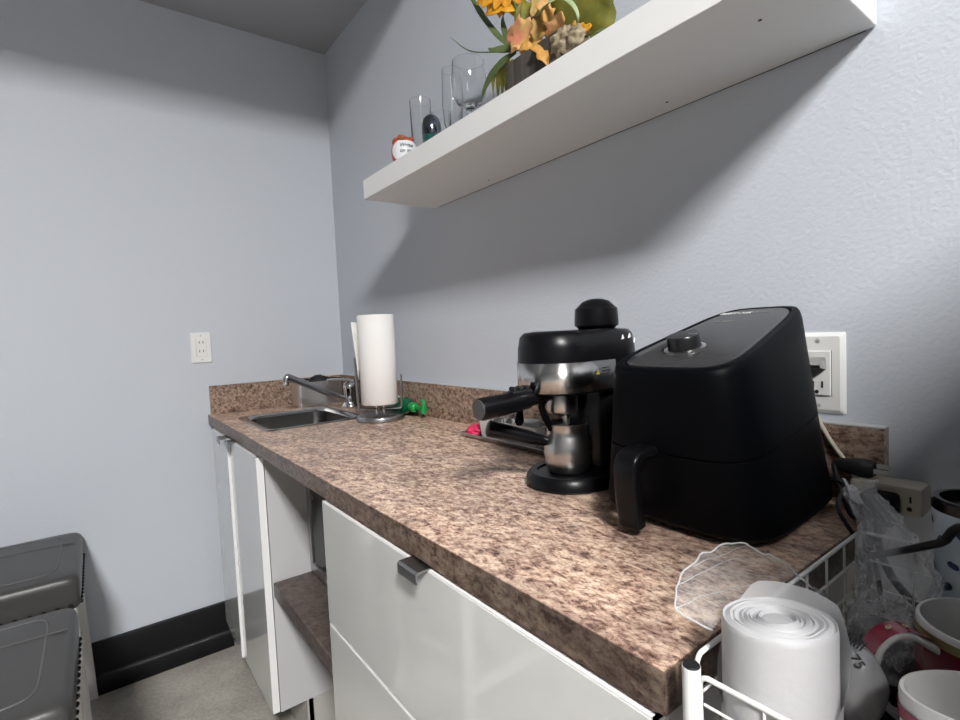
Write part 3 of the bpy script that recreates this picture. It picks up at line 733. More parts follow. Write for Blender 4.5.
# the lid writing is read from the front of the machine: text runs along -y, its top towards the wall
text_mesh(bm, 'BEST AIR', .0125, frame(lidp(735.5, 313.5)+upn*.0003, -fay, tilt), shear=.3, extrude=.0002); mk('lid_lettering', bm, M['white_ink'], lid)
bm = NB(); text_mesh(bm, 'cooking pro', .0085, frame(lidp(755, 312.2)+upn*.0003, -fay, tilt), extrude=.0002)
text_mesh(bm, 'air fryer', .009, frame(lidp(724, 321.5)+upn*.0003, -fay, tilt), shear=.2, extrude=.0002); mk('lid_small_print', bm, M['grey_ink'], lid)
bm = NB(); text_mesh(bm, 'INKBI', .0125, frame(V((fcx, fcy, 1.088))-fax*(HX+.0066)+fay*.012, -fay, (0, 0, 1)), extrude=.0006); mk('front_logo', bm, M['faint_ink'], hs)
# loop handle on the drawer
bm = NB(); hq = at(640, 480, 0, fcx-HX-.02); hyl = (V((hq.x, hq.y, 0))-V((fcx, fcy, 0))).dot(fay)
pts = smooth_pts([(-HX+.006, 1.014), (-HX-.024, 1.014), (-HX-.041, 1.009), (-HX-.046, .994), (-HX-.044, .96), (-HX-.038, .924)], 5) if False else [V((p.x, 0, p.y)) for p in smooth_pts([V((-HX+.006, 1.014, 0)), V((-HX-.024, 1.014, 0)), V((-HX-.041, 1.009, 0)), V((-HX-.046, .994, 0)), V((-HX-.044, .96, 0)), V((-HX-.038, .924, 0))], 5)]
rings = []
for i, p in enumerate(pts):
    d = (pts[min(i+1, len(pts)-1)]-pts[max(i-1, 0)]).normalized(); nr = fax*d.z - V((0, 0, d.x))
    c = V((fcx, fcy, 0))+fax*p.x+fay*hyl+V((0, 0, p.z)); th = .0075+.0025*(i/len(pts))
    rings.append([c + fay*a_ + nr*b_ for a_, b_ in sup(.0165, th, 4, 24)])
loft(bm, rings)
mk('handle', bm, M['black_satin'], dr, 50)
bm = NB(); tube(bm, smooth_pts([(fcx+.08, fcy-.03, CT+.04), (fcx+.13, fcy-.045, CT+.03), (-.095, -1.925, CT+.045), at(838, 508, 1, -1.948), at(856, 538, 1, -1.962), at(874, 562, 1, -1.985), (-.225, -2.005, .86)], 6), .0024, 8); mk('power_cord', bm, M['black_matte'], t, 60)
bm = NB()
for sx in (-.08, .08):
    for sy in (-.06, .06):
        bm = NB(); lathe(bm, [(0, 0.0003), (.012, .0003), (.012, .007), (0, .007)], (fcx+sx, fcy+sy, CT), 14); mk('foot', bm, M['black_matte'], t)

# ------------------------------------------------------------------ espresso machine
ex, ey = -.255, -1.565
t = thing('espresso_machine', 'black and steel espresso machine beside the air fryer', 'coffee machine', (ex, ey, CT))
def stad(x0, x1, r, z, yc=ey, n=16):
    out = []
    for i in range(n+1):
        a = R(90+180*i/n); out.append((x0+r*math.cos(a), yc+r*math.sin(a), z))
    for i in range(n+1):
        a = R(-90+180*i/n); out.append((x1+r*math.cos(a), yc+r*math.sin(a), z))
    return out
bm = NB(); loft(bm, [stad(-.235, -.16, .070, CT+.0008), stad(-.235, -.16, .074, CT+.004), stad(-.235, -.16, .072, CT+.018), stad(-.235, -.16, .066, CT+.024), stad(-.235, -.18, .055, CT+.024), stad(-.235, -.18, .053, CT+.021)]); mk('base', bm, M['black_satin'], t, 40)
hx0, hx1, HR = -.254, -.150, .066
hb, ht_ = 1.070, 1.172
bm = NB(); loft(bm, [[(x, y, z) for x, y, z in stad(-.155, -.130, .060, zz)] for zz in (CT+.02, hb+.01)]); mk('column', bm, M['black_gloss'], t, 40)
bm = NB(); loft(bm, [stad(hx0, hx1, HR-.004, hb), stad(hx0, hx1, HR, hb+.003), stad(hx0, hx1, HR, hb+.052), stad(hx0, hx1, HR-.001, hb+.075), stad(hx0, hx1, HR-.005, ht_-.008), stad(hx0, hx1, HR-.012, ht_-.001), stad(hx0, hx1, HR-.03, ht_+.001)]); hd = mk('head', bm, M['black_satin'], t, 50)
bm = NB(); rings = []
for z in (hb+.004, hb+.052):
    ring = []
    for x in (-.20, -.215, -.23): pass
    pts = [(-.185, ey+HR), (hx0, ey+HR)] + [(hx0+HR*math.cos(R(90+180*i/24)), ey+HR*math.sin(R(90+180*i/24))) for i in range(1, 24)] + [(hx0, ey-HR), (-.185, ey-HR)]
    rings.append([(x, y, z) for x, y in pts])
loft(bm, rings, False, False, False); bd = mk('steel_band', bm, M['brushed'], t, 60); md = bd.modifiers.new('thick', 'SOLIDIFY'); md.thickness = .003; md.offset = 0
# printing on the band: warning triangle + text lines on the side, brand smudge on the front
ys = ey-HR-.0022
bm = NB(); tri = [(-.236, 1.100), (-.226, 1.100), (-.231, 1.109)]
loft(bm, [[(x, ys, z) for x, z in tri], [(x, ys-.0003, z) for x, z in tri]]); mk('warning_triangle', bm, M['yellow_ink'], bd)
bm = NB()
for k, (l, z) in enumerate(((.02, 1.110), (.021, 1.105), (.02, 1.100), (.012, 1.095))): box(bm, (-.221, ys-.0003, z-.0009), (-.221+l, ys, z+.0009))
mk('warning_text', bm, M['ink'], bd)
bm = NB(); a = R(158); n_ = V((math.cos(a), -abs(math.sin(a))*-1, 0))
a2 = math.atan2(.25, -1); dv = V((math.cos(a2), math.sin(a2)*-.2, 0)).normalized()
fm = frame(V((hx0, ey, hb+.026))+dv*(HR+.0018), V((-dv.y, dv.x, 0)), (0, 0, 1)); b2 = NB()
for k in range(6): box(b2, (-.011+.0038*k, -.0028, -.0012), (-.0086+.0038*k, .0028, .0004))
b2.transform(fm); me_ = bpy.data.meshes.new('tmp'); b2.to_mesh(me_); b2.free(); bm.from_mesh(me_); bpy.data.meshes.remove(me_)
mk('brand_lettering', bm, M['grey_ink'], bd)
# cap
cxp = -.150
bm = NB(); lathe(bm, [(0, .0), (.032, .0), (.034, .003), (.0385, .006), (.039, .012), (.0375, .036), (.034, .039), (.031, .042), (.024, .049), (.012, .0535), (0, .0545)], (cxp, ey, ht_+.001), 48)
cp = mk('boiler_cap', bm, M['black_satin'], t, 40)
for adeg, z in ((-112, 1.148), (-98, 1.157), (-80, 1.159), (-58, 1.150)):
    a = R(adeg); n_ = V((math.cos(a), math.sin(a), 0)); tn = V((-n_.y, n_.x, 0)); r_ = HR-(.0012 if z < 1.155 else .0030)
    c = V((hx1, ey, z))+n_*r_; tri = [(-.004, -.004), (.004, -.002), (.001, .0045)]
    bm = NB(); loft(bm, [[c+tn*p+V((0, 0, q))-n_*.001 for p, q in tri], [c+tn*p+V((0, 0, q))+n_*.0012 for p, q in tri]]); mk('arrow_mark', bm, M['white_ink'], hd)
# group head and portafilter
gx, gy = -.252, -1.572
bm = NB(); lathe(bm, [(0, 0), (.024, 0), (.026, -.004), (.026, -.03), (.022, -.036), (.012, -.040), (0, -.041)], (gx, gy, hb+.001), 36); gh = mk('group_head', bm, M['steel'], t, 40)
bm = NB(); lathe(bm, [(0, 0), (.0065, 0), (.0055, -.016), (0, -.016)], (gx+.004, gy-.004, hb-.038), 16); mk('spout', bm, M['steel'], t, 40)
bm = NB()
h0, h1 = V((-.276, -1.571, 1.068)), V((-.424, -1.568, 1.061))
tube(bm, [h0, h0+(h1-h0)*.12, h0+(h1-h0)*.3, h0+(h1-h0)*.36, h0+(h1-h0)*.6, h1-V((-.004, 0, 0)), h1], [.009, .010, .0115, .0145, .0165, .0175, .0160], 24)
pf = mk('portafilter_handle', bm, M['black_satin'], t, 40)
bm = NB(); d = (h1-h0).normalized(); tube(bm, [h1-d*.001, h1+d*.002], .0150, 24); mk('handle_end', bm, M['grey_end'], pf, 40)
bm = NB()
c = h0+(h1-h0)*.45+V((0, 0, .014))
box(bm, c+V((-.02, -.008, -.002)), c+V((.02, .008, .004)), .002, 2)
for k in range(3): box(bm, c+V((-.018+.013*k, -.008, .003)), c+V((-.011+.013*k, .008, .010)), .002, 1)
mk('thumb_catch', bm, M['black_matte'], pf)
bm = NB(); tube(bm, smooth_pts([(-.285, -1.572, 1.066), (-.296, -1.568, 1.052), (-.285, -1.565, 1.030), (-.268, -1.56, 1.008)], 5), .0058, 12); mk('steam_wand', bm, M['black_plastic'], t, 60)
p0, p1 = V((-.312, -1.535, 1.060)), V((-.318, -1.535, 1.018))
bm = NB(); tube(bm, [p0, p0.lerp(p1, .5), p0.lerp(p1, .72), p0.lerp(p1, .85), p1], [.0065, .0055, .0075, .0078, .0045], 14); mk('catch_lever', bm, M['black_plastic'], t, 60)

# frothing jug
jx, jy, jz = -.238, -1.566, CT+.0215
t = thing('milk_jug', 'small stainless steel frothing jug with black handle on the espresso machine base', 'jug', (jx, jy, jz))
bm = NB()
po = [(0, 0), (.030, 0), (.034, .003), (.0375, .015), (.0395, .032), (.0385, .048), (.0345, .062), (.0330, .070), (.0345, .079), (.0368, .084)]
pi_ = [(.0358, .0845), (.0335, .079), (.0318, .070), (.0335, .061), (.0373, .048), (.0383, .032), (.036, .015), (.031, .004), (0, .003)]
lathe(bm, po+pi_, (jx, jy, jz), 48); jb = mk('jug_body', bm, M['steel'], t, 60)
q0, q1 = V((-.270, -1.550, .986)), at(487, 428, 1, -1.500)
bm = NB(); tube(bm, [q0, q0.lerp(q1, .1), q0.lerp(q1, .3), q0.lerp(q1, .9), q0.lerp(q1, .98), q1], [.008, .0095, .0118, .0142, .0142, .0105], 20); mk('jug_handle', bm, M['black_satin'], t, 45)

# ------------------------------------------------------------------ tray with condiments
t = thing('serving_tray', 'narrow rectangular silver tray by the backsplash behind the espresso machine', 'tray', (-.085, -1.255, CT))
bm = NB(); x0, x1, y0, y1 = -.140, -.030, -1.425, -1.092
loft(bm, [rr(x0+.01, x1-.01, y0+.01, y1-.01, CT+.0006, .006), rr(x0, x1, y0, y1, CT+.013, .008), rr(x0+.002, x1-.002, y0+.002, y1-.002, CT+.014, .008), rr(x0+.012, x1-.012, y0+.012, y1-.012, CT+.003, .006)]); mk('tray_body', bm, M['chrome_dark'], t, 30)
bm = NB(); box(bm, (x0+.013, y0+.013, CT+.003), (x1-.013, y1-.013, CT+.0045)); mk('tray_mat', bm, M['tray_dark'], t)
bm = NB(); bmesh.ops.create_icosphere(bm, subdivisions=4, radius=1)
for v in bm.verts:
    f = 1+.3*mnoise.noise(v.co*2.5); zz = max(v.co.z, -.3); v.co = V((-.088+v.co.x*.038*f, -1.120+v.co.y*.030*f, CT+.012+zz*.017*f))
o = mk('napkin_bundle', bm, M['pink'], None, 180); tag(o, 'crumpled pink-red packet at the far end of the silver tray', 'packet', 'things on the silver tray'); set_origin(o, (-.088, -1.128, CT+.006))
t = thing('condiment_caddy', 'white open rectangular caddy standing on the silver tray', 'caddy', (-.085, -1.25, CT+.005), 'things on the silver tray')
bm = NB(); x0, x1, y0, y1, z0, z1 = -.122, -.050, -1.365, -1.155, CT+.005, CT+.052
loft(bm, [rr(x0+.004, x1-.004, y0+.004, y1-.004, z0, .006), rr(x0, x1, y0, y1, z1, .006), rr(x0+.003, x1-.003, y0+.003, y1-.003, z1, .006), rr(x0+.006, x1-.006, y0+.006, y1-.006, z0+.003, .006)]); mk('caddy_body', bm, M['ceramic'], t, 40)
bm = NB(); box(bm, (x0+.006, -1.262, z0+.003), (x1-.006, -1.258, z1-.006)); mk('divider', bm, M['ceramic'], t)
for y, h, nm, lb in ((-1.19, .082, 'glass_jar', 'lidded glass jar in the white caddy at its far end'), (-1.228, .060, 'glass_jar', 'shorter lidded glass jar in the middle of the white caddy')):
    j = thing(nm, lb, 'jar', (-.085, y, z0+.003), 'things on the silver tray')
    bm = NB(); lathe(bm, [(0, .0), (.016, 0), (.017, .003), (.017, h-.016), (.014, h-.01), (.013, h-.01), (.0155, h-.017), (.0155, .004), (0, .003)], (-.085, y, z0+.0035), 28); mk('jar_body', bm, M['glass'], j, 60)
    bm = NB(); lathe(bm, [(0, h-.012), (.0172, h-.012), (.0172, h-.002), (.015, h), (0, h)], (-.085, y, z0+.0035), 28); mk('lid', bm, M['chrome_dark'], j, 40)
bm = NB(); lathe(bm, [(0, 0), (.018, 0), (.021, .004), (.026, .05), (.0245, .05), (.019, .006), (0, .005)], (-.086, -1.305, z0+.0035), 32)
o = mk('cup', bm, M['ceramic'], None, 60); tag(o, 'small white cup in the caddy half hidden by the portafilter', 'cup', 'things on the silver tray'); set_origin(o, (-.086, -1.305, z0+.0035))

# ------------------------------------------------------------------ power strip, plugs, cables
t = thing('power_strip', 'cream power strip lying on the worktop against the backsplash end', 'power strip', (-.044, -1.9, CT))
bm = NB(); box(bm, (-.066, -2.003, CT+.008), (-.0225, -1.925, CT+.046), .005, 2); ps = mk('strip_body', bm, M['cream'], t, 40)
bm = NB()
for y in (-1.985,):
    for dx in (-.006, .006): box(bm, (-.0665, y+dx-.001, CT+.026), (-.0658, y+dx+.001, CT+.034))
lathe(bm, [(0, 0), (.003, 0), (0, .0008)], (-.0668, -1.99, CT+.018), 10, 'x'); mk('sockets', bm, M['slot'], ps)
bm = NB(); tube(bm, smooth_pts([(-.040, -1.927, CT+.036), (-.030, -1.914, CT+.052), (-.0245, -1.886, 1.0), (-.0240, -1.866, 1.040)], 6), .0032, 8); mk('cord', bm, M['cream'], t, 60)
bm = NB()
box(bm, (-.060, -1.950, CT+.0005), (-.030, -1.930, CT+.0085))
mk('foot', bm, M['cream'], t)
t = thing('plug', 'black loose plug with bare prongs lying on top of the power strip', 'plug', (-.05, -1.90, CT+.046))
bm = NB(); rings = []
for y, a, b in ((-1.902, .005, .005), (-1.906, .008, .008), (-1.92, .012, .010), (-1.934, .0135, .0115), (-1.946, .013, .011), (-1.950, .010, .009)):
    rings.append([(-.05+p, y, CT+.0585+q) for p, q in sup(a, b, 3, 20)])
loft(bm, rings); mk('plug_body', bm, M['black_matte'], t, 50)
for dx in (-.006, .006):
    bm = NB(); box(bm, (-.05+dx-.0008, -1.966, CT+.0565+dx*.4), (-.05+dx+.0008, -1.948, CT+.0625+dx*.4)); mk('prong', bm, M['screw'], t)
bm = NB(); tube(bm, smooth_pts([(-.05, -1.903, CT+.0585), (-.060, -1.906, CT+.054), (-.078, -1.918, CT+.035), (-.112, -1.942, CT+.010), (-.13, -1.962, CT+.012), (-.16, -1.975, CT-.01)], 6), .0035, 8); mk('plug_cord', bm, M['black_matte'], t, 60)
t = thing('power_adapter', 'black power adapter plugged into the end of the power strip', 'adapter', (-.084, -1.968, CT))
bm = NB(); box(bm, (-.100, -1.982, CT-.002), (-.0665, -1.945, CT+.038), .006, 3); mk('adapter_body', bm, M['black_plastic'], t, 40)
bm = NB(); tube(bm, smooth_pts([(-.092, -1.964, CT), (-.10, -1.968, CT-.03), (-.12, -1.99, CT-.06), (-.13, -2.03, CT-.09)], 5), .0045, 8); mk('adapter_cord', bm, M['black_matte'], t, 60)
bm = NB(); tube(bm, smooth_pts([at(872, 556, 0, -.212), at(905, 550, 0, -.262), at(940, 543, 0, -.300), at(985, 534, 0, -.330), (-.40, -2.22, .955), (-.47, -2.33, .945), (-.50, -2.42, .86), (-.50, -2.46, .55)], 6), .0036, 8)
o = mk('black_cable', bm, M['black_matte'], None, 60); tag(o, 'thick black cable stretched across the back of the wire basket', 'cable'); 

# ------------------------------------------------------------------ wire basket cart
BX0, BX1, BY0, BY1, BZ0, BZ1 = -.541, -.190, -2.36, -1.974, .836, .929
t = thing('wire_basket', 'white wire basket cart with tubular corner posts at the near end of the worktop', 'basket', ((BX0+BX1)/2, (BY0+BY1)/2, 0))
def grid_side(name, p, q, n, zs, top):
    bm = NB(); p, q = V(p), V(q)
    for i in range(1, n): 
        c = p.lerp(q, i/n); tube(bm, [c+V((0, 0, BZ0)), c+V((0, 0, top))], .0012, 6)
    for z in zs: tube(bm, [p+V((0, 0, z)), q+V((0, 0, z))], .0012, 6)
    o = mk(name, bm, M['wire'], t, 60)
    L = (q-p).length; d = (q-p)/L
    bm = NB(); loop_tube(bm, [p+d*a+V((0, 0, b)) for a, b, _ in rr(-.003, L+.003, BZ0-.002, top, 0, .007)], .0020, 8); mk('frame_wire', bm, M['wire'], o, 60)
zs = (BZ1-.031, BZ1-.062, BZ0)
grid_side('side_panel', (BX0+.01, BY1, 0), (BX1, BY1, 0), 7, zs, BZ1); grid_side('side_panel', (BX1, BY1, 0), (BX1, BY0, 0), 8, zs, BZ1)
grid_side('side_panel', (BX0+.002, BY1-.008, 0), (BX0+.002, BY0, 0), 9, zs, BZ1-.010); grid_side('side_panel', (BX0, BY0, 0), (BX1, BY0, 0), 7, zs, BZ1)
bm = NB()
for i in range(15): x = BX0+.01+(BX1-BX0-.012)*i/14; tube(bm, [(x, BY0, BZ0), (x, BY1, BZ0)], .0016, 6)
for i in range(5): y = BY0+(BY1-BY0)*i/4; tube(bm, [(BX0+.004, y, BZ0-.002), (BX1, y, BZ0-.002)], .0016, 6)
mk('wire_floor', bm, M['wire'], t, 60)
for x, y in ((BX0-.0065, BY1-.0035), (BX1+.009, BY1-.0035), (BX0-.0065, BY0-.009), (BX1+.009, BY0-.009)):
    hp = BZ1 if x < -.4 else BZ1-.03
    bm = NB(); lathe(bm, [(0, .001), (.0065, .001), (.0065, hp), (0, hp)], (x, y, 0), 20); ps = mk('post', bm, M['wire'], t, 40)
    bm = NB(); lathe(bm, [(.0062, 0), (.0056, .0012), (0, .0014)], (x, y, hp), 20); mk('post_cap', bm, M['black_matte'], ps, 60)

# crumpled black liner in the bottom of the basket
bm = NB(); rows = []
for i in range(25):
    rows.append([(BX0+.008+(BX1-BX0-.012)*k/24, BY0+.006+(BY1-BY0-.012)*i/24, BZ0+.0022+.0004*abs(mnoise.noise(V((k*.8, i*.8, 0))))) for k in range(25)])
loft(bm, rows, False, False, False); o = mk('basket_liner', bm, M['black_plastic'], None, 30); md = o.modifiers.new('thick', 'SOLIDIFY'); md.thickness = .0006
tag(o, 'thin black liner sheet covering the bottom of the wire basket', 'liner'); set_origin(o, ((BX0+BX1)/2, (BY0+BY1)/2, BZ0+.002))
# roll of white bags with its clear wrapper
rx, ry, rz0, rz1, rr_ = -.499, -2.016, BZ0+.003, .962, .0375
t = thing('bag_roll', 'large roll of white plastic bags standing in the front corner of the wire basket', 'bag roll', (rx, ry, rz0))
bm = NB()
N = 52; wob = lambda a, s: 1+.016*mnoise.noise(V((math.cos(a)*2, math.sin(a)*2, s*3)))
tl = lambda x, y: (x-rx)*-.06+(y-ry)*-.10     # slightly slanting top
def ringr(r, z, top):
    out = []
    for i in range(N):
        a = 2*math.pi*i/N; x = rx+r*wob(a, z)*math.cos(a)*1.04; y = ry+r*wob(a, z)*math.sin(a)*.96; out.append((x, y, z+(tl(x, y) if top else 0)))
    return out
rings = [ringr(rr_, rz0, 0), ringr(rr_*1.01, rz0+.06, 0), ringr(rr_, rz1-.004, 1), ringr(rr_*.985, rz1-.0005, 1)]
rad = rr_*.985; up_ = False
for k in range(9):
    for f, dz in ((.985, .0004), (.955, -.0006 if k % 3 else -.0013), (.915, -.0006), (.90, .0003)):
        rings.append([(x, y, z+.0012*mnoise.noise(V((x*90, y*90, k*.4)))) for x, y, z in ringr(rad*f, rz1+dz+.0005*math.sin(k*2.1), 1)])
    rad *= .86
loft(bm, rings); mk('roll', bm, M['bagroll'], t, 45)
bm = NB(); rings = []
for z, k in ((rz0+.01, .0020), (.90, .0022), (.920, .0028), (.936, .0045), (.948, .0075)):
    ring = []
    for i in range(N):
        a = 2*math.pi*i/N
        ang = (a-R(5)) % (2*math.pi); ang = min(ang, 2*math.pi-ang)
        back = max(0, 1-ang/R(120))         # the wrapper stands up and flares only at the back
        r = rr_*1.0+k*(.35+1.1*back)+.0018*mnoise.noise(V((math.cos(a)*4, math.sin(a)*4, z*40)))*back
        zz = z if z < .9 else .885+(z-.885)*(.25+1.05*min(1, back*1.5)) 
        ring.append((rx+r*math.cos(a)*1.04, ry+r*math.sin(a)*.97, zz))
    rings.append(ring)
loft(bm, rings, False, False); mk('wrapper', bm, M['film_milky'], t, 180)

def crumple(name, c, ax, m, seed, amp=.28, freq=2.2, sub=5, sharp=6, parent=None, mtx=None):
    bm = NB(); bmesh.ops.create_icosphere(bm, subdivisions=sub, radius=1)
    for v in bm.verts:
        p = v.co.copy(); q = p*freq+V((seed, seed*.7, -seed))
        f = 1+amp*mnoise.noise(q)+amp*.55*(abs(mnoise.noise(q*2.3))*2-.6)+amp*.25*abs(mnoise.noise(q*sharp))
        d = V((p.x*ax[0]*f, p.y*ax[1]*f, p.z*ax[2]*f))
        if mtx: d = mtx @ d
        v.co = V(c)+d
    return mk(name, bm, m, parent, 180)
# clear bag ballooning over the worktop corner: pulled out from the roll's wrapper
mt = Matrix.Rotation(R(28), 3, 'Z') @ Matrix.Rotation(R(-8), 3, 'Y')
def bagsheet():
    bm = NB(); rows = []
    A1 = lambda u, v, y: at(u, v, 1, y)
    prof = [[A1(712, 632, -1.985), A1(680, 612, -1.975), A1(676, 596, -1.965), A1(683, 572, -1.955), A1(700, 556, -1.95)],
            [A1(728, 622, -1.985), A1(712, 600, -1.962), A1(706, 578, -1.95), A1(712, 560, -1.945), A1(722, 547, -1.95)],
            [A1(746, 612, -1.98), A1(742, 590, -1.955), A1(740, 566, -1.94), A1(744, 550, -1.94), A1(748, 546, -1.955)],
            [A1(775, 606, -1.98), A1(772, 590, -1.955), A1(768, 570, -1.945), A1(768, 560, -1.95), A1(766, 555, -1.965)],
            [A1(806, 612, -1.99), A1(804, 596, -1.965), A1(797, 582, -1.955), A1(795, 574, -1.96), A1(790, 568, -1.972)],
            [A1(838, 622, -2.005), A1(838, 614, -1.99), A1(830, 600, -1.98), A1(820, 594, -1.982), A1(812, 590, -1.99)]]
    cols = [smooth_pts(r, 6) for r in prof]; nn = len(cols[0])
    lanes = [smooth_pts([c[j] for c in cols], 6) for j in range(nn)]
    for j, ln in enumerate(lanes):
        rows.append([p + V((mnoise.noise(p*55), mnoise.noise(p*55+V((9, 0, 0))), mnoise.noise(p*55+V((0, 9, 0)))))*.003 + V((0, 0, 1))*.005*abs(mnoise.noise(p*28)) for p in ln])
    for r in rows:
        for p in r: p.z = max(p.z, .9125) if p.y > -1.957 else p.z
    loft(bm, rows, False, False, False)
    edge = [rows[0][0:], [r[-1] for r in rows], list(reversed(rows[-1])), [r[0] for r in reversed(rows)]]
    o = mk('bag_mouth', bm, M['film'], t, 180)
    bm = NB(); tube(bm, [p for e in edge[2:] + [] for p in e], .0007, 6)
    for j in (7, 14, 19): tube(bm, rows[j][:: 2], .00035, 5)
    mk('bag_hem', bm, M['film_milky'], o, 180); return o
bagsheet()
# pack with black print behind the roll
pc = V((-.445, -2.046, .904))
t = thing('wrapped_pack', 'plastic-wrapped white pack with black print beside the bag roll', 'package', (pc.x, pc.y, BZ0+.003))
bm = NB(); bmesh.ops.create_uvsphere(bm, u_segments=40, v_segments=24, radius=1)
for v in bm.verts:
    f = 1+.06*mnoise.noise(v.co*3); v.co = pc+V((v.co.x*.021*f, v.co.y*.020*f, v.co.z*.029*f))
pk = mk('pack_body', bm, M['pack'], t, 180)
dn = (CAM-pc).normalized()
bm = NB()
def onpack(u, v):   # a point of the pack's surface
    d = FW + RT*((u-480)/FPX) - UP*((v-360)/FPX); S = V((1/.0216, 1/.0206, 1/.0297))
    o_ = V([(CAM[i]-pc[i])*S[i] for i in range(3)]); e_ = V([d[i]*S[i] for i in range(3)])
    a_, b_, c_ = e_.dot(e_), 2*o_.dot(e_), o_.dot(o_)-1; disc = b_*b_-4*a_*c_
    return None if disc < 0 else CAM+d*((-b_-math.sqrt(disc))/(2*a_))
c0 = onpack(841, 655); 
if c0:
    nn_ = V([(c0[i]-pc[i])/((.021, .020, .029)[i]**2) for i in range(3)]).normalized(); side = V((0, 0, 1)).cross(nn_).normalized(); upv = nn_.cross(side)
    text_mesh(bm, '7251', .010, frame(c0+nn_*.0012, side*.5+upv*-.85, side), extrude=.0006)
    for k in range(8): box_c = c0+upv*.014+side*(-.010+.0026*k); tube(bm, [box_c+nn_*.0005-upv*.004, box_c+nn_*.0002+upv*.004], .0006, 6)
c1 = onpack(857, 662)
if c1:
    nn_ = V([(c1[i]-pc[i])/((.021, .020, .029)[i]**2) for i in range(3)]).normalized(); side = V((0, 0, 1)).cross(nn_).normalized(); upv = nn_.cross(side)
    text_mesh(bm, '75', .009, frame(c1+nn_*.0012, side*.5+upv*-.85, side), extrude=.0006)
mk('print', bm, M['ink'], pk)
# coil of white sheeting lower down
cc = V((-.430, -2.026, .848))
bm = NB(); pts = []
for i in range(120):
    a = i/120*2*math.pi*4.2; r = .005+.0195*i/120; pts.append((cc.x+r*math.cos(a), cc.y+r*math.sin(a)))
rows = [[(x, y, z) for x, y in pts] for z in (BZ0+.003, BZ0+.033)]
loft(bm, rows, False, False, False); o = mk('sheet_coil', bm, M['bagroll'], None, 60); md = o.modifiers.new('thick', 'SOLIDIFY'); md.thickness = .0022
tag(o, 'loosely coiled white plastic sheet low in the basket behind the bag roll', 'plastic coil'); set_origin(o, (cc.x, cc.y, BZ0+.003))

# crinkled clear bag at the back of the basket
t = thing('plastic_bag', 'crinkled clear plastic bag standing at the back of the wire basket', 'plastic bag', (-.28, -2.02, BZ0+.003))
def bag2():
    spine = [(V((-.345, -2.030, .848)), .036, .026), (V((-.325, -2.026, .88)), .042, .028), (V((-.300, -2.024, .905)), .042, .026), (V((-.270, -2.016, .925)), .034, .022), (V((-.232, -2.000, .940)), .024, .015), (V((-.195, -1.980, .950)), .016, .010), (V((-.160, -1.958, .958)), .015, .007), (V((-.140, -1.948, .966)), .019, .005)]
    spine = [(p+V((.010, -.007, 0)), a_, b_) for p, a_, b_ in spine]
    bm = NB(); rings = []
    cs = smooth_pts([s[0] for s in spine], 6); M_ = len(cs)
    for i, c in enumerate(cs):
        f = i/6; k = min(int(f), len(spine)-2); w = f-k
        ra = spine[k][1]*(1-w)+spine[k+1][1]*w; rb = spine[k][2]*(1-w)+spine[k+1][2]*w
        d = (cs[min(i+1, M_-1)]-cs[max(i-1, 0)]).normalized(); s1 = d.cross(V((.3, .5, .8))).normalized(); s2 = s1.cross(d)
        ring = []
        for q in range(72):
            a = 2*math.pi*q/72; e = V((math.cos(a), math.sin(a), i*.09))
            g = 1+.30*mnoise.noise(e*2.2)+.22*(abs(mnoise.noise(e*5))*2-.5)+.10*mnoise.noise(e*11)
            p = c+s1*math.cos(a)*ra*g+s2*math.sin(a)*rb*g
            p.z = max(p.z, BZ0+.004) if p.y < -1.957 else max(p.z, CT+.003)
            ring.append(p)
        rings.append(ring)
    loft(bm, rings, True, False); mk('bag_film', bm, M['film_heavy'], t, 40)
    crumple('bag_contents', (-.306, -2.033, .885), (.030, .020, .026), M['film_heavy'], 3.3, .45, 2.6, 5, 7, t)
bag2()
bm = NB(); rows = []
for i in range(9):
    s = i/8; a, b = at(842+s*10, 478+s*22, 1, -1.93-.02*s), at(862+s*26, 492+s*28, 1, -1.945-.02*s)
    rows.append([a.lerp(b, k/6)+V((0, 0, .003*math.sin(k*2.2+s*4))) for k in range(7)])
loft(bm, rows, False, False, False); o = mk('bag_label', bm, M['film_milky'], t, 60)
md = o.modifiers.new('thick', 'SOLIDIFY'); md.thickness = .0006

# ------------------------------------------------------------------ mugs and tumbler
def mug_shell(bm, c, r, h, bulge=0, th=.004):
    po = [(0, 0), (r*.80, 0), (r*.86, .003), (r*(.93+bulge*.15), h*.2), (r*(1+bulge*.08), h*.6), (r, h-.002), (r-.001, h)]
    pi_ = [(r-th+.001, h), (r-th, h-.003), (r-th, h*.5), (r*.82, .010), (0, .006)]
    lathe(bm, po+pi_, c, 56)
def ang(c, a, r, z): return V((c[0]+r*math.cos(a), c[1]+r*math.sin(a), c[2]+z))
def patch(c, a0_, a1_, z0_, z1_, rf, n=10, off=.0007):
    rows = []
    for z in (z0_, z1_): rows.append([ang(c, a0_+(a1_-a0_)*i/n, rf(z)+off, z) for i in range(n+1)])
    return rows
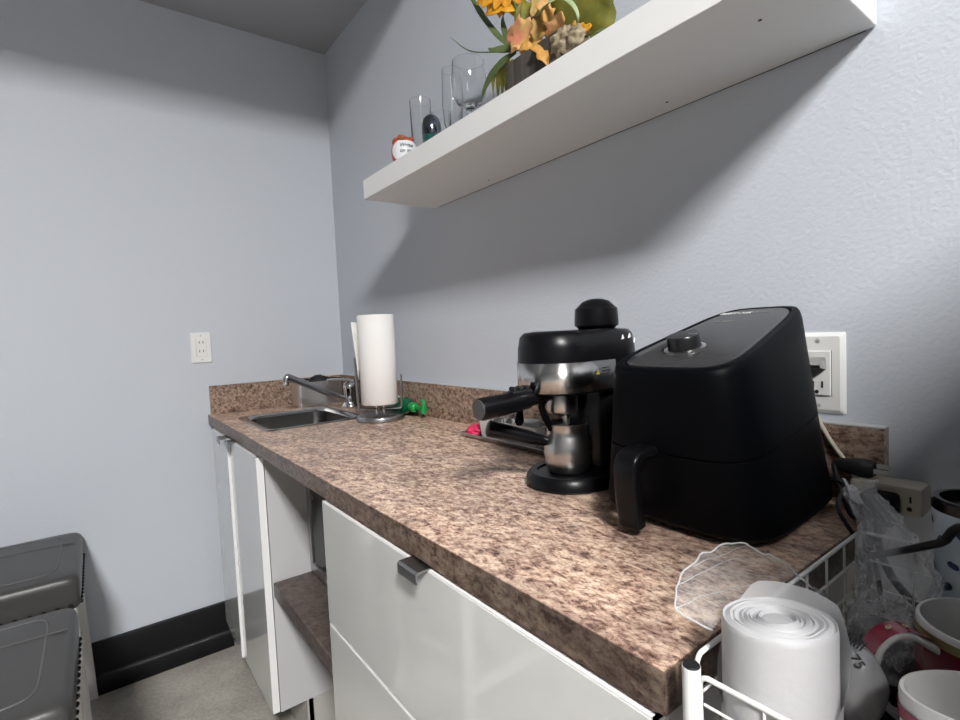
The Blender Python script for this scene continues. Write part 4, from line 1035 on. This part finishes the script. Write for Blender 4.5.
# dark red mug
h = .096; c = (-.346, -2.103, BZ0+.003); r = .0435
t = thing('mug', 'dark red patterned mug with a red and white handle in the basket', 'mug', c, 'mugs in the wire basket')
bm = NB(); mug_shell(bm, c, r, h); mb = mk('mug_body', bm, M['ceramic'], t, 50)
rf = lambda z: r*.93+(r-r*.93)*min(1, max(0, (z/h-.2)/.4))
bm = NB(); loft(bm, patch(c, 0, 2*math.pi, h*.2, h*.62, rf, 56), False, False, False); loft(bm, patch(c, 0, 2*math.pi, h*.62, h*.885, rf, 56), False, False, False); mk('red_glaze', bm, M['maroon'], mb, 60)
bm = NB(); loft(bm, patch(c, 0, 2*math.pi, h*.885, h*.955, rf, 56, .0009), False, False, False); mk('gold_band', bm, M['gold'], mb, 60)
ca = math.atan2(CAM.y-c[1], CAM.x-c[0])
bm = NB()
for (a_, z_, w_, hh, tl_) in ((ca+.15, .066, .006, .020, .9), (ca+.45, .058, .005, .018, .7), (ca-.25, .060, .004, .012, -.5), (ca+.8, .070, .003, .014, .3), (ca-.6, .05, .004, .015, .4)):
    ring = []
    for k in range(18):
        b_ = 2*math.pi*k/18; lx, lz = w_*math.cos(b_)*(1+.25*math.sin(3*b_)), hh*.5*math.sin(b_); lx, lz = lx*math.cos(tl_)-lz*math.sin(tl_), lx*math.sin(tl_)+lz*math.cos(tl_)
        ring.append(ang(c, a_+lx/r, rf(z_+lz)+.0012, z_+lz))
    bm.faces.new([bm.verts.new(p) for p in ring])
mk('beige_motif', bm, M['beige'], mb)
hd_ = R(141); hv = V((math.cos(hd_), math.sin(hd_), 0)); tv = V((-hv.y, hv.x, 0))
def handle(c, hv, tv, r, h, reach, w, mA, mB, t, nm):
    pts = smooth_pts([V(c)+hv*(r-.002)+V((0, 0, h*.84)), V(c)+hv*(r+reach*.5)+V((0, 0, h*.98)), V(c)+hv*(r+reach*.92)+V((0, 0, h*.86)), V(c)+hv*(r+reach*.98)+V((0, 0, h*.58)), V(c)+hv*(r+reach*.6)+V((0, 0, h*.30)), V(c)+hv*(r-.003)+V((0, 0, h*.16))], 6)
    bm = NB(); rings = []; outs = []
    for i, p in enumerate(pts):
        d = (pts[min(i+1, len(pts)-1)]-pts[max(i-1, 0)]).normalized(); nr = tv.cross(d).normalized()
        rings.append([p+tv*a_+nr*b_ for a_, b_ in sup(w, .0032, 3.5, 16)])
        if i < len(pts)*.45: outs.append((p, nr))
    loft(bm, rings); hh = mk('handle', bm, mA, t, 60)
    if mB:
        sgn = 1 if (outs[2][1]).z > 0 else -1
        bm = NB(); loft(bm, [[p+nr*sgn*.0036-tv*w*.9, p+nr*sgn*.0040, p+nr*sgn*.0036+tv*w*.9] for p, nr in outs], False, False, False)
        mk('handle_glaze', bm, mB, hh, 60)
        bm = NB()
        for k in range(3):
            p, nr = outs[2+k*3]; d = (outs[3+k*3][0]-p).normalized()
            text_mesh(bm, 'S9e'[k], .009, frame(p+nr*sgn*.0046, tv*-1, d), extrude=.0002)
        mk('handle_motif', bm, M['beige'], hh)
handle(c, hv, tv, r, h, .046, .0085, M['ceramic'], M['crimson'], t, 'a')
# striped mug
h = .101; c = (-.484, -2.138, BZ0+.012); r = .0425
t = thing('mug', 'white mug with crimson horizontal stripes in the front of the basket', 'mug', c, 'mugs in the wire basket')
bm = NB(); mug_shell(bm, c, r, h, 1); mb = mk('mug_body', bm, M['ceramic'], t, 50)
rf2 = lambda z: .0425*(1.08 if z < .6*h else 1.08-.08*(z-.6*h)/(.4*h))
bm = NB(); ca = math.atan2(CAM.y-c[1], CAM.x-c[0])
for k in range(6):
    z1_ = h-.008-.0135*k; loft(bm, patch(c, ca-1.9, ca+.55, z1_-.0075, z1_, rf2, 30), False, False, False)
mk('stripes', bm, M['crimson'], mb, 60)
bm = NB()
fc_ = V(c)+V((.012, .012, .0068))
for k in (0, .006): tube(bm, smooth_pts([V(c)+V((.030, .012, h-.030+k)), V(c)+V((.0335, .004, h-.024+k)), V(c)+V((.032, -.008, h-.028+k))], 4), .0011, 6)
mk('inside_print', bm, M['ink'], mb, 60)
hv2 = V((.35, -.94, 0)).normalized(); handle(c, hv2, V((-hv2.y, hv2.x, 0)), r, h, .034, .007, M['ceramic'], None, t, 'b')
axm = V((.8, -.6, 0)); t.rotation_mode = 'QUATERNION'
from mathutils import Quaternion
t.rotation_quaternion = Quaternion(axm, R(-12))
# tumbler
c = (-.247, -2.085, BZ0+.003); h = .158; r = .0355
t = thing('tumbler', 'tall pale blue floral tumbler with a black lid at the right of the basket', 'tumbler', c)
bm = NB(); lathe(bm, [(0, 0), (r*.84, 0), (r*.86, .003), (r, h), (r*.9, h), (0, h-.002)], c, 48); mk('tumbler_body', bm, M['tumbler'], t, 50)
bm = NB(); lathe(bm, [(r-.001, h-.004), (r+.001, h-.002), (r+.001, h+.006), (r-.001, h+.008), (r-.005, h+.008), (r-.006, h+.001), (0, h+.001)], c, 48); ld = mk('lid', bm, M['black_gloss'], t, 40)
bm = NB(); box(bm, (c[0]-.026, c[1]-.006, c[2]+h+.001), (c[0]-.006, c[1]+.010, c[2]+h+.008), .002, 2); mk('slider', bm, M['pale_blue'], ld)
bm = NB(); ca = math.atan2(CAM.y-c[1], CAM.x-c[0])
for (da, z_, w_) in ((-.95, .128, .005), (-1.25, .10, .004), (-.80, .088, .005), (-1.05, .066, .006), (-.6, .11, .004), (-.3, .07, .006), (0, .12, .006), (.3, .09, .005), (-.7, .05, .006), (-1.3, .145, .003), (-.45, .140, .004)):
    a_ = ca+da; rfz = r*.86+r*.14*z_/h; ring = []
    for k in range(16):
        b_ = 2*math.pi*k/16; q = 1+.3*math.sin(2*b_+da*7); ring.append(ang(c, a_+w_*q*math.cos(b_)/r, r*.86+r*.14*(z_+w_*q*math.sin(b_))/h+.0009, z_+w_*q*math.sin(b_)))
    bm.faces.new([bm.verts.new(p) for p in ring])
mk('floral_print', bm, M['blue_ink'], t)

# ------------------------------------------------------------------ bar stools
SW, SDp, SZ0, SZ1 = .40, .43, .485, .578
def stool(yc, label, nails, xr=-.950):
    x0, x1, y0, y1 = xr-SW, xr, yc-SDp/2, yc+SDp/2; xc = (x0+x1)/2
    t = thing('bar_stool', label, 'stool', (xc, yc, 0), 'grey upholstered bar stools along the left')
    bm = NB(); rings = []
    for z, ins, n in ((SZ0, .006, 24), (SZ0+.004, .001, 24), (SZ0+.03, -.003, 22), (SZ1-.024, -.004, 20), (SZ1-.010, -.001, 18), (SZ1-.003, .005, 16), (SZ1, .014, 14), (SZ1+.003, .05, 9), (SZ1+.005, .12, 6)):
        rings.append([(a, b, z) for a, b in sup(SW/2-ins, SDp/2-ins, n, 72, xc, yc)])
    loft(bm, rings); st = mk('seat', bm, M['leather'], t, 70)
    bm = NB()
    zt = lambda q: SZ1+.0025-.5*max(0, abs(q)-.16)*.10
    loop = [(a, b, SZ1+.0022) for a, b in sup(SW/2-.045, SDp/2-.045, 9, 60, xc, yc)]
    loop_tube(bm, loop, .0024, 6)
    for yy in (.075,): tube(bm, [(x0+.01, yc+yy, SZ1+.003), (xc, yc+yy, SZ1+.006), (x1-.01, yc+yy, SZ1+.003)], .0022, 6)
    mk('seam', bm, M['stitch'], st, 60)
    bm = NB(); box(bm, (x0+.012, y0+.012, SZ0-.05), (x1-.012, y1-.012, SZ0), .003, 1); mk('apron', bm, M['white_paint'], t)
    for sx, sy in ((0, 0), (1, 0), (0, 1), (1, 1)):
        bx_, by_ = (x0+.03, x1-.03)[sx], (y0+.03, y1-.03)[sy]; ox, oy = (-.022, .022)[sx], (-.022, .022)[sy]
        bm = NB(); hw = .020
        loft(bm, [[(bx_+ox+a*hw*.8, by_+oy+b*hw*.8, .001) for a, b in ((-1, -1), (1, -1), (1, 1), (-1, 1))], [(bx_+a*hw, by_+b*hw, SZ0-.002) for a, b in ((-1, -1), (1, -1), (1, 1), (-1, 1))]])
        mk('leg', bm, M['white_paint'], t)
    bm = NB()
    for y in (y0+.025, y1-.025): box(bm, (x0+.03, y-.009, .17), (x1-.03, y+.009, .20))
    for x in (x0+.025, x1-.025): box(bm, (x-.009, y0+.03, .22), (x+.009, y1-.03, .25))
    mk('foot_rail', bm, M['white_paint'], t)
    if nails:
        me = None
        for side in range(2):
            n = 15 if side else 14
            for k in range(n):
                if side: p = (x1+.0012, y0+.02+(SDp-.04)*k/(n-1), SZ0+.012); ax = V((1, 0, 0))
                else: p = (x0+.02+(SW-.04)*k/(n-1), y0-.0012, SZ0+.012); ax = V((0, -1, 0))
                if me is None:
                    b2 = NB(); bmesh.ops.create_icosphere(b2, subdivisions=2, radius=.0058); me = bpy.data.meshes.new('nailhead'); b2.to_mesh(me); b2.free(); me.materials.append(M['nail'])
                    me.polygons.foreach_set('use_smooth', [True]*len(me.polygons))
                o = bpy.data.objects.new('nailhead', me); COL.objects.link(o); o.parent = st; o.location = V(p)-t.location; o.scale = (1, 1, 1)
    return t
stool(-.226, 'grey leather bar stool on white legs, the one against the far wall', True)
stool(-.850, 'grey leather bar stool in front of the other, nearer the camera', True)
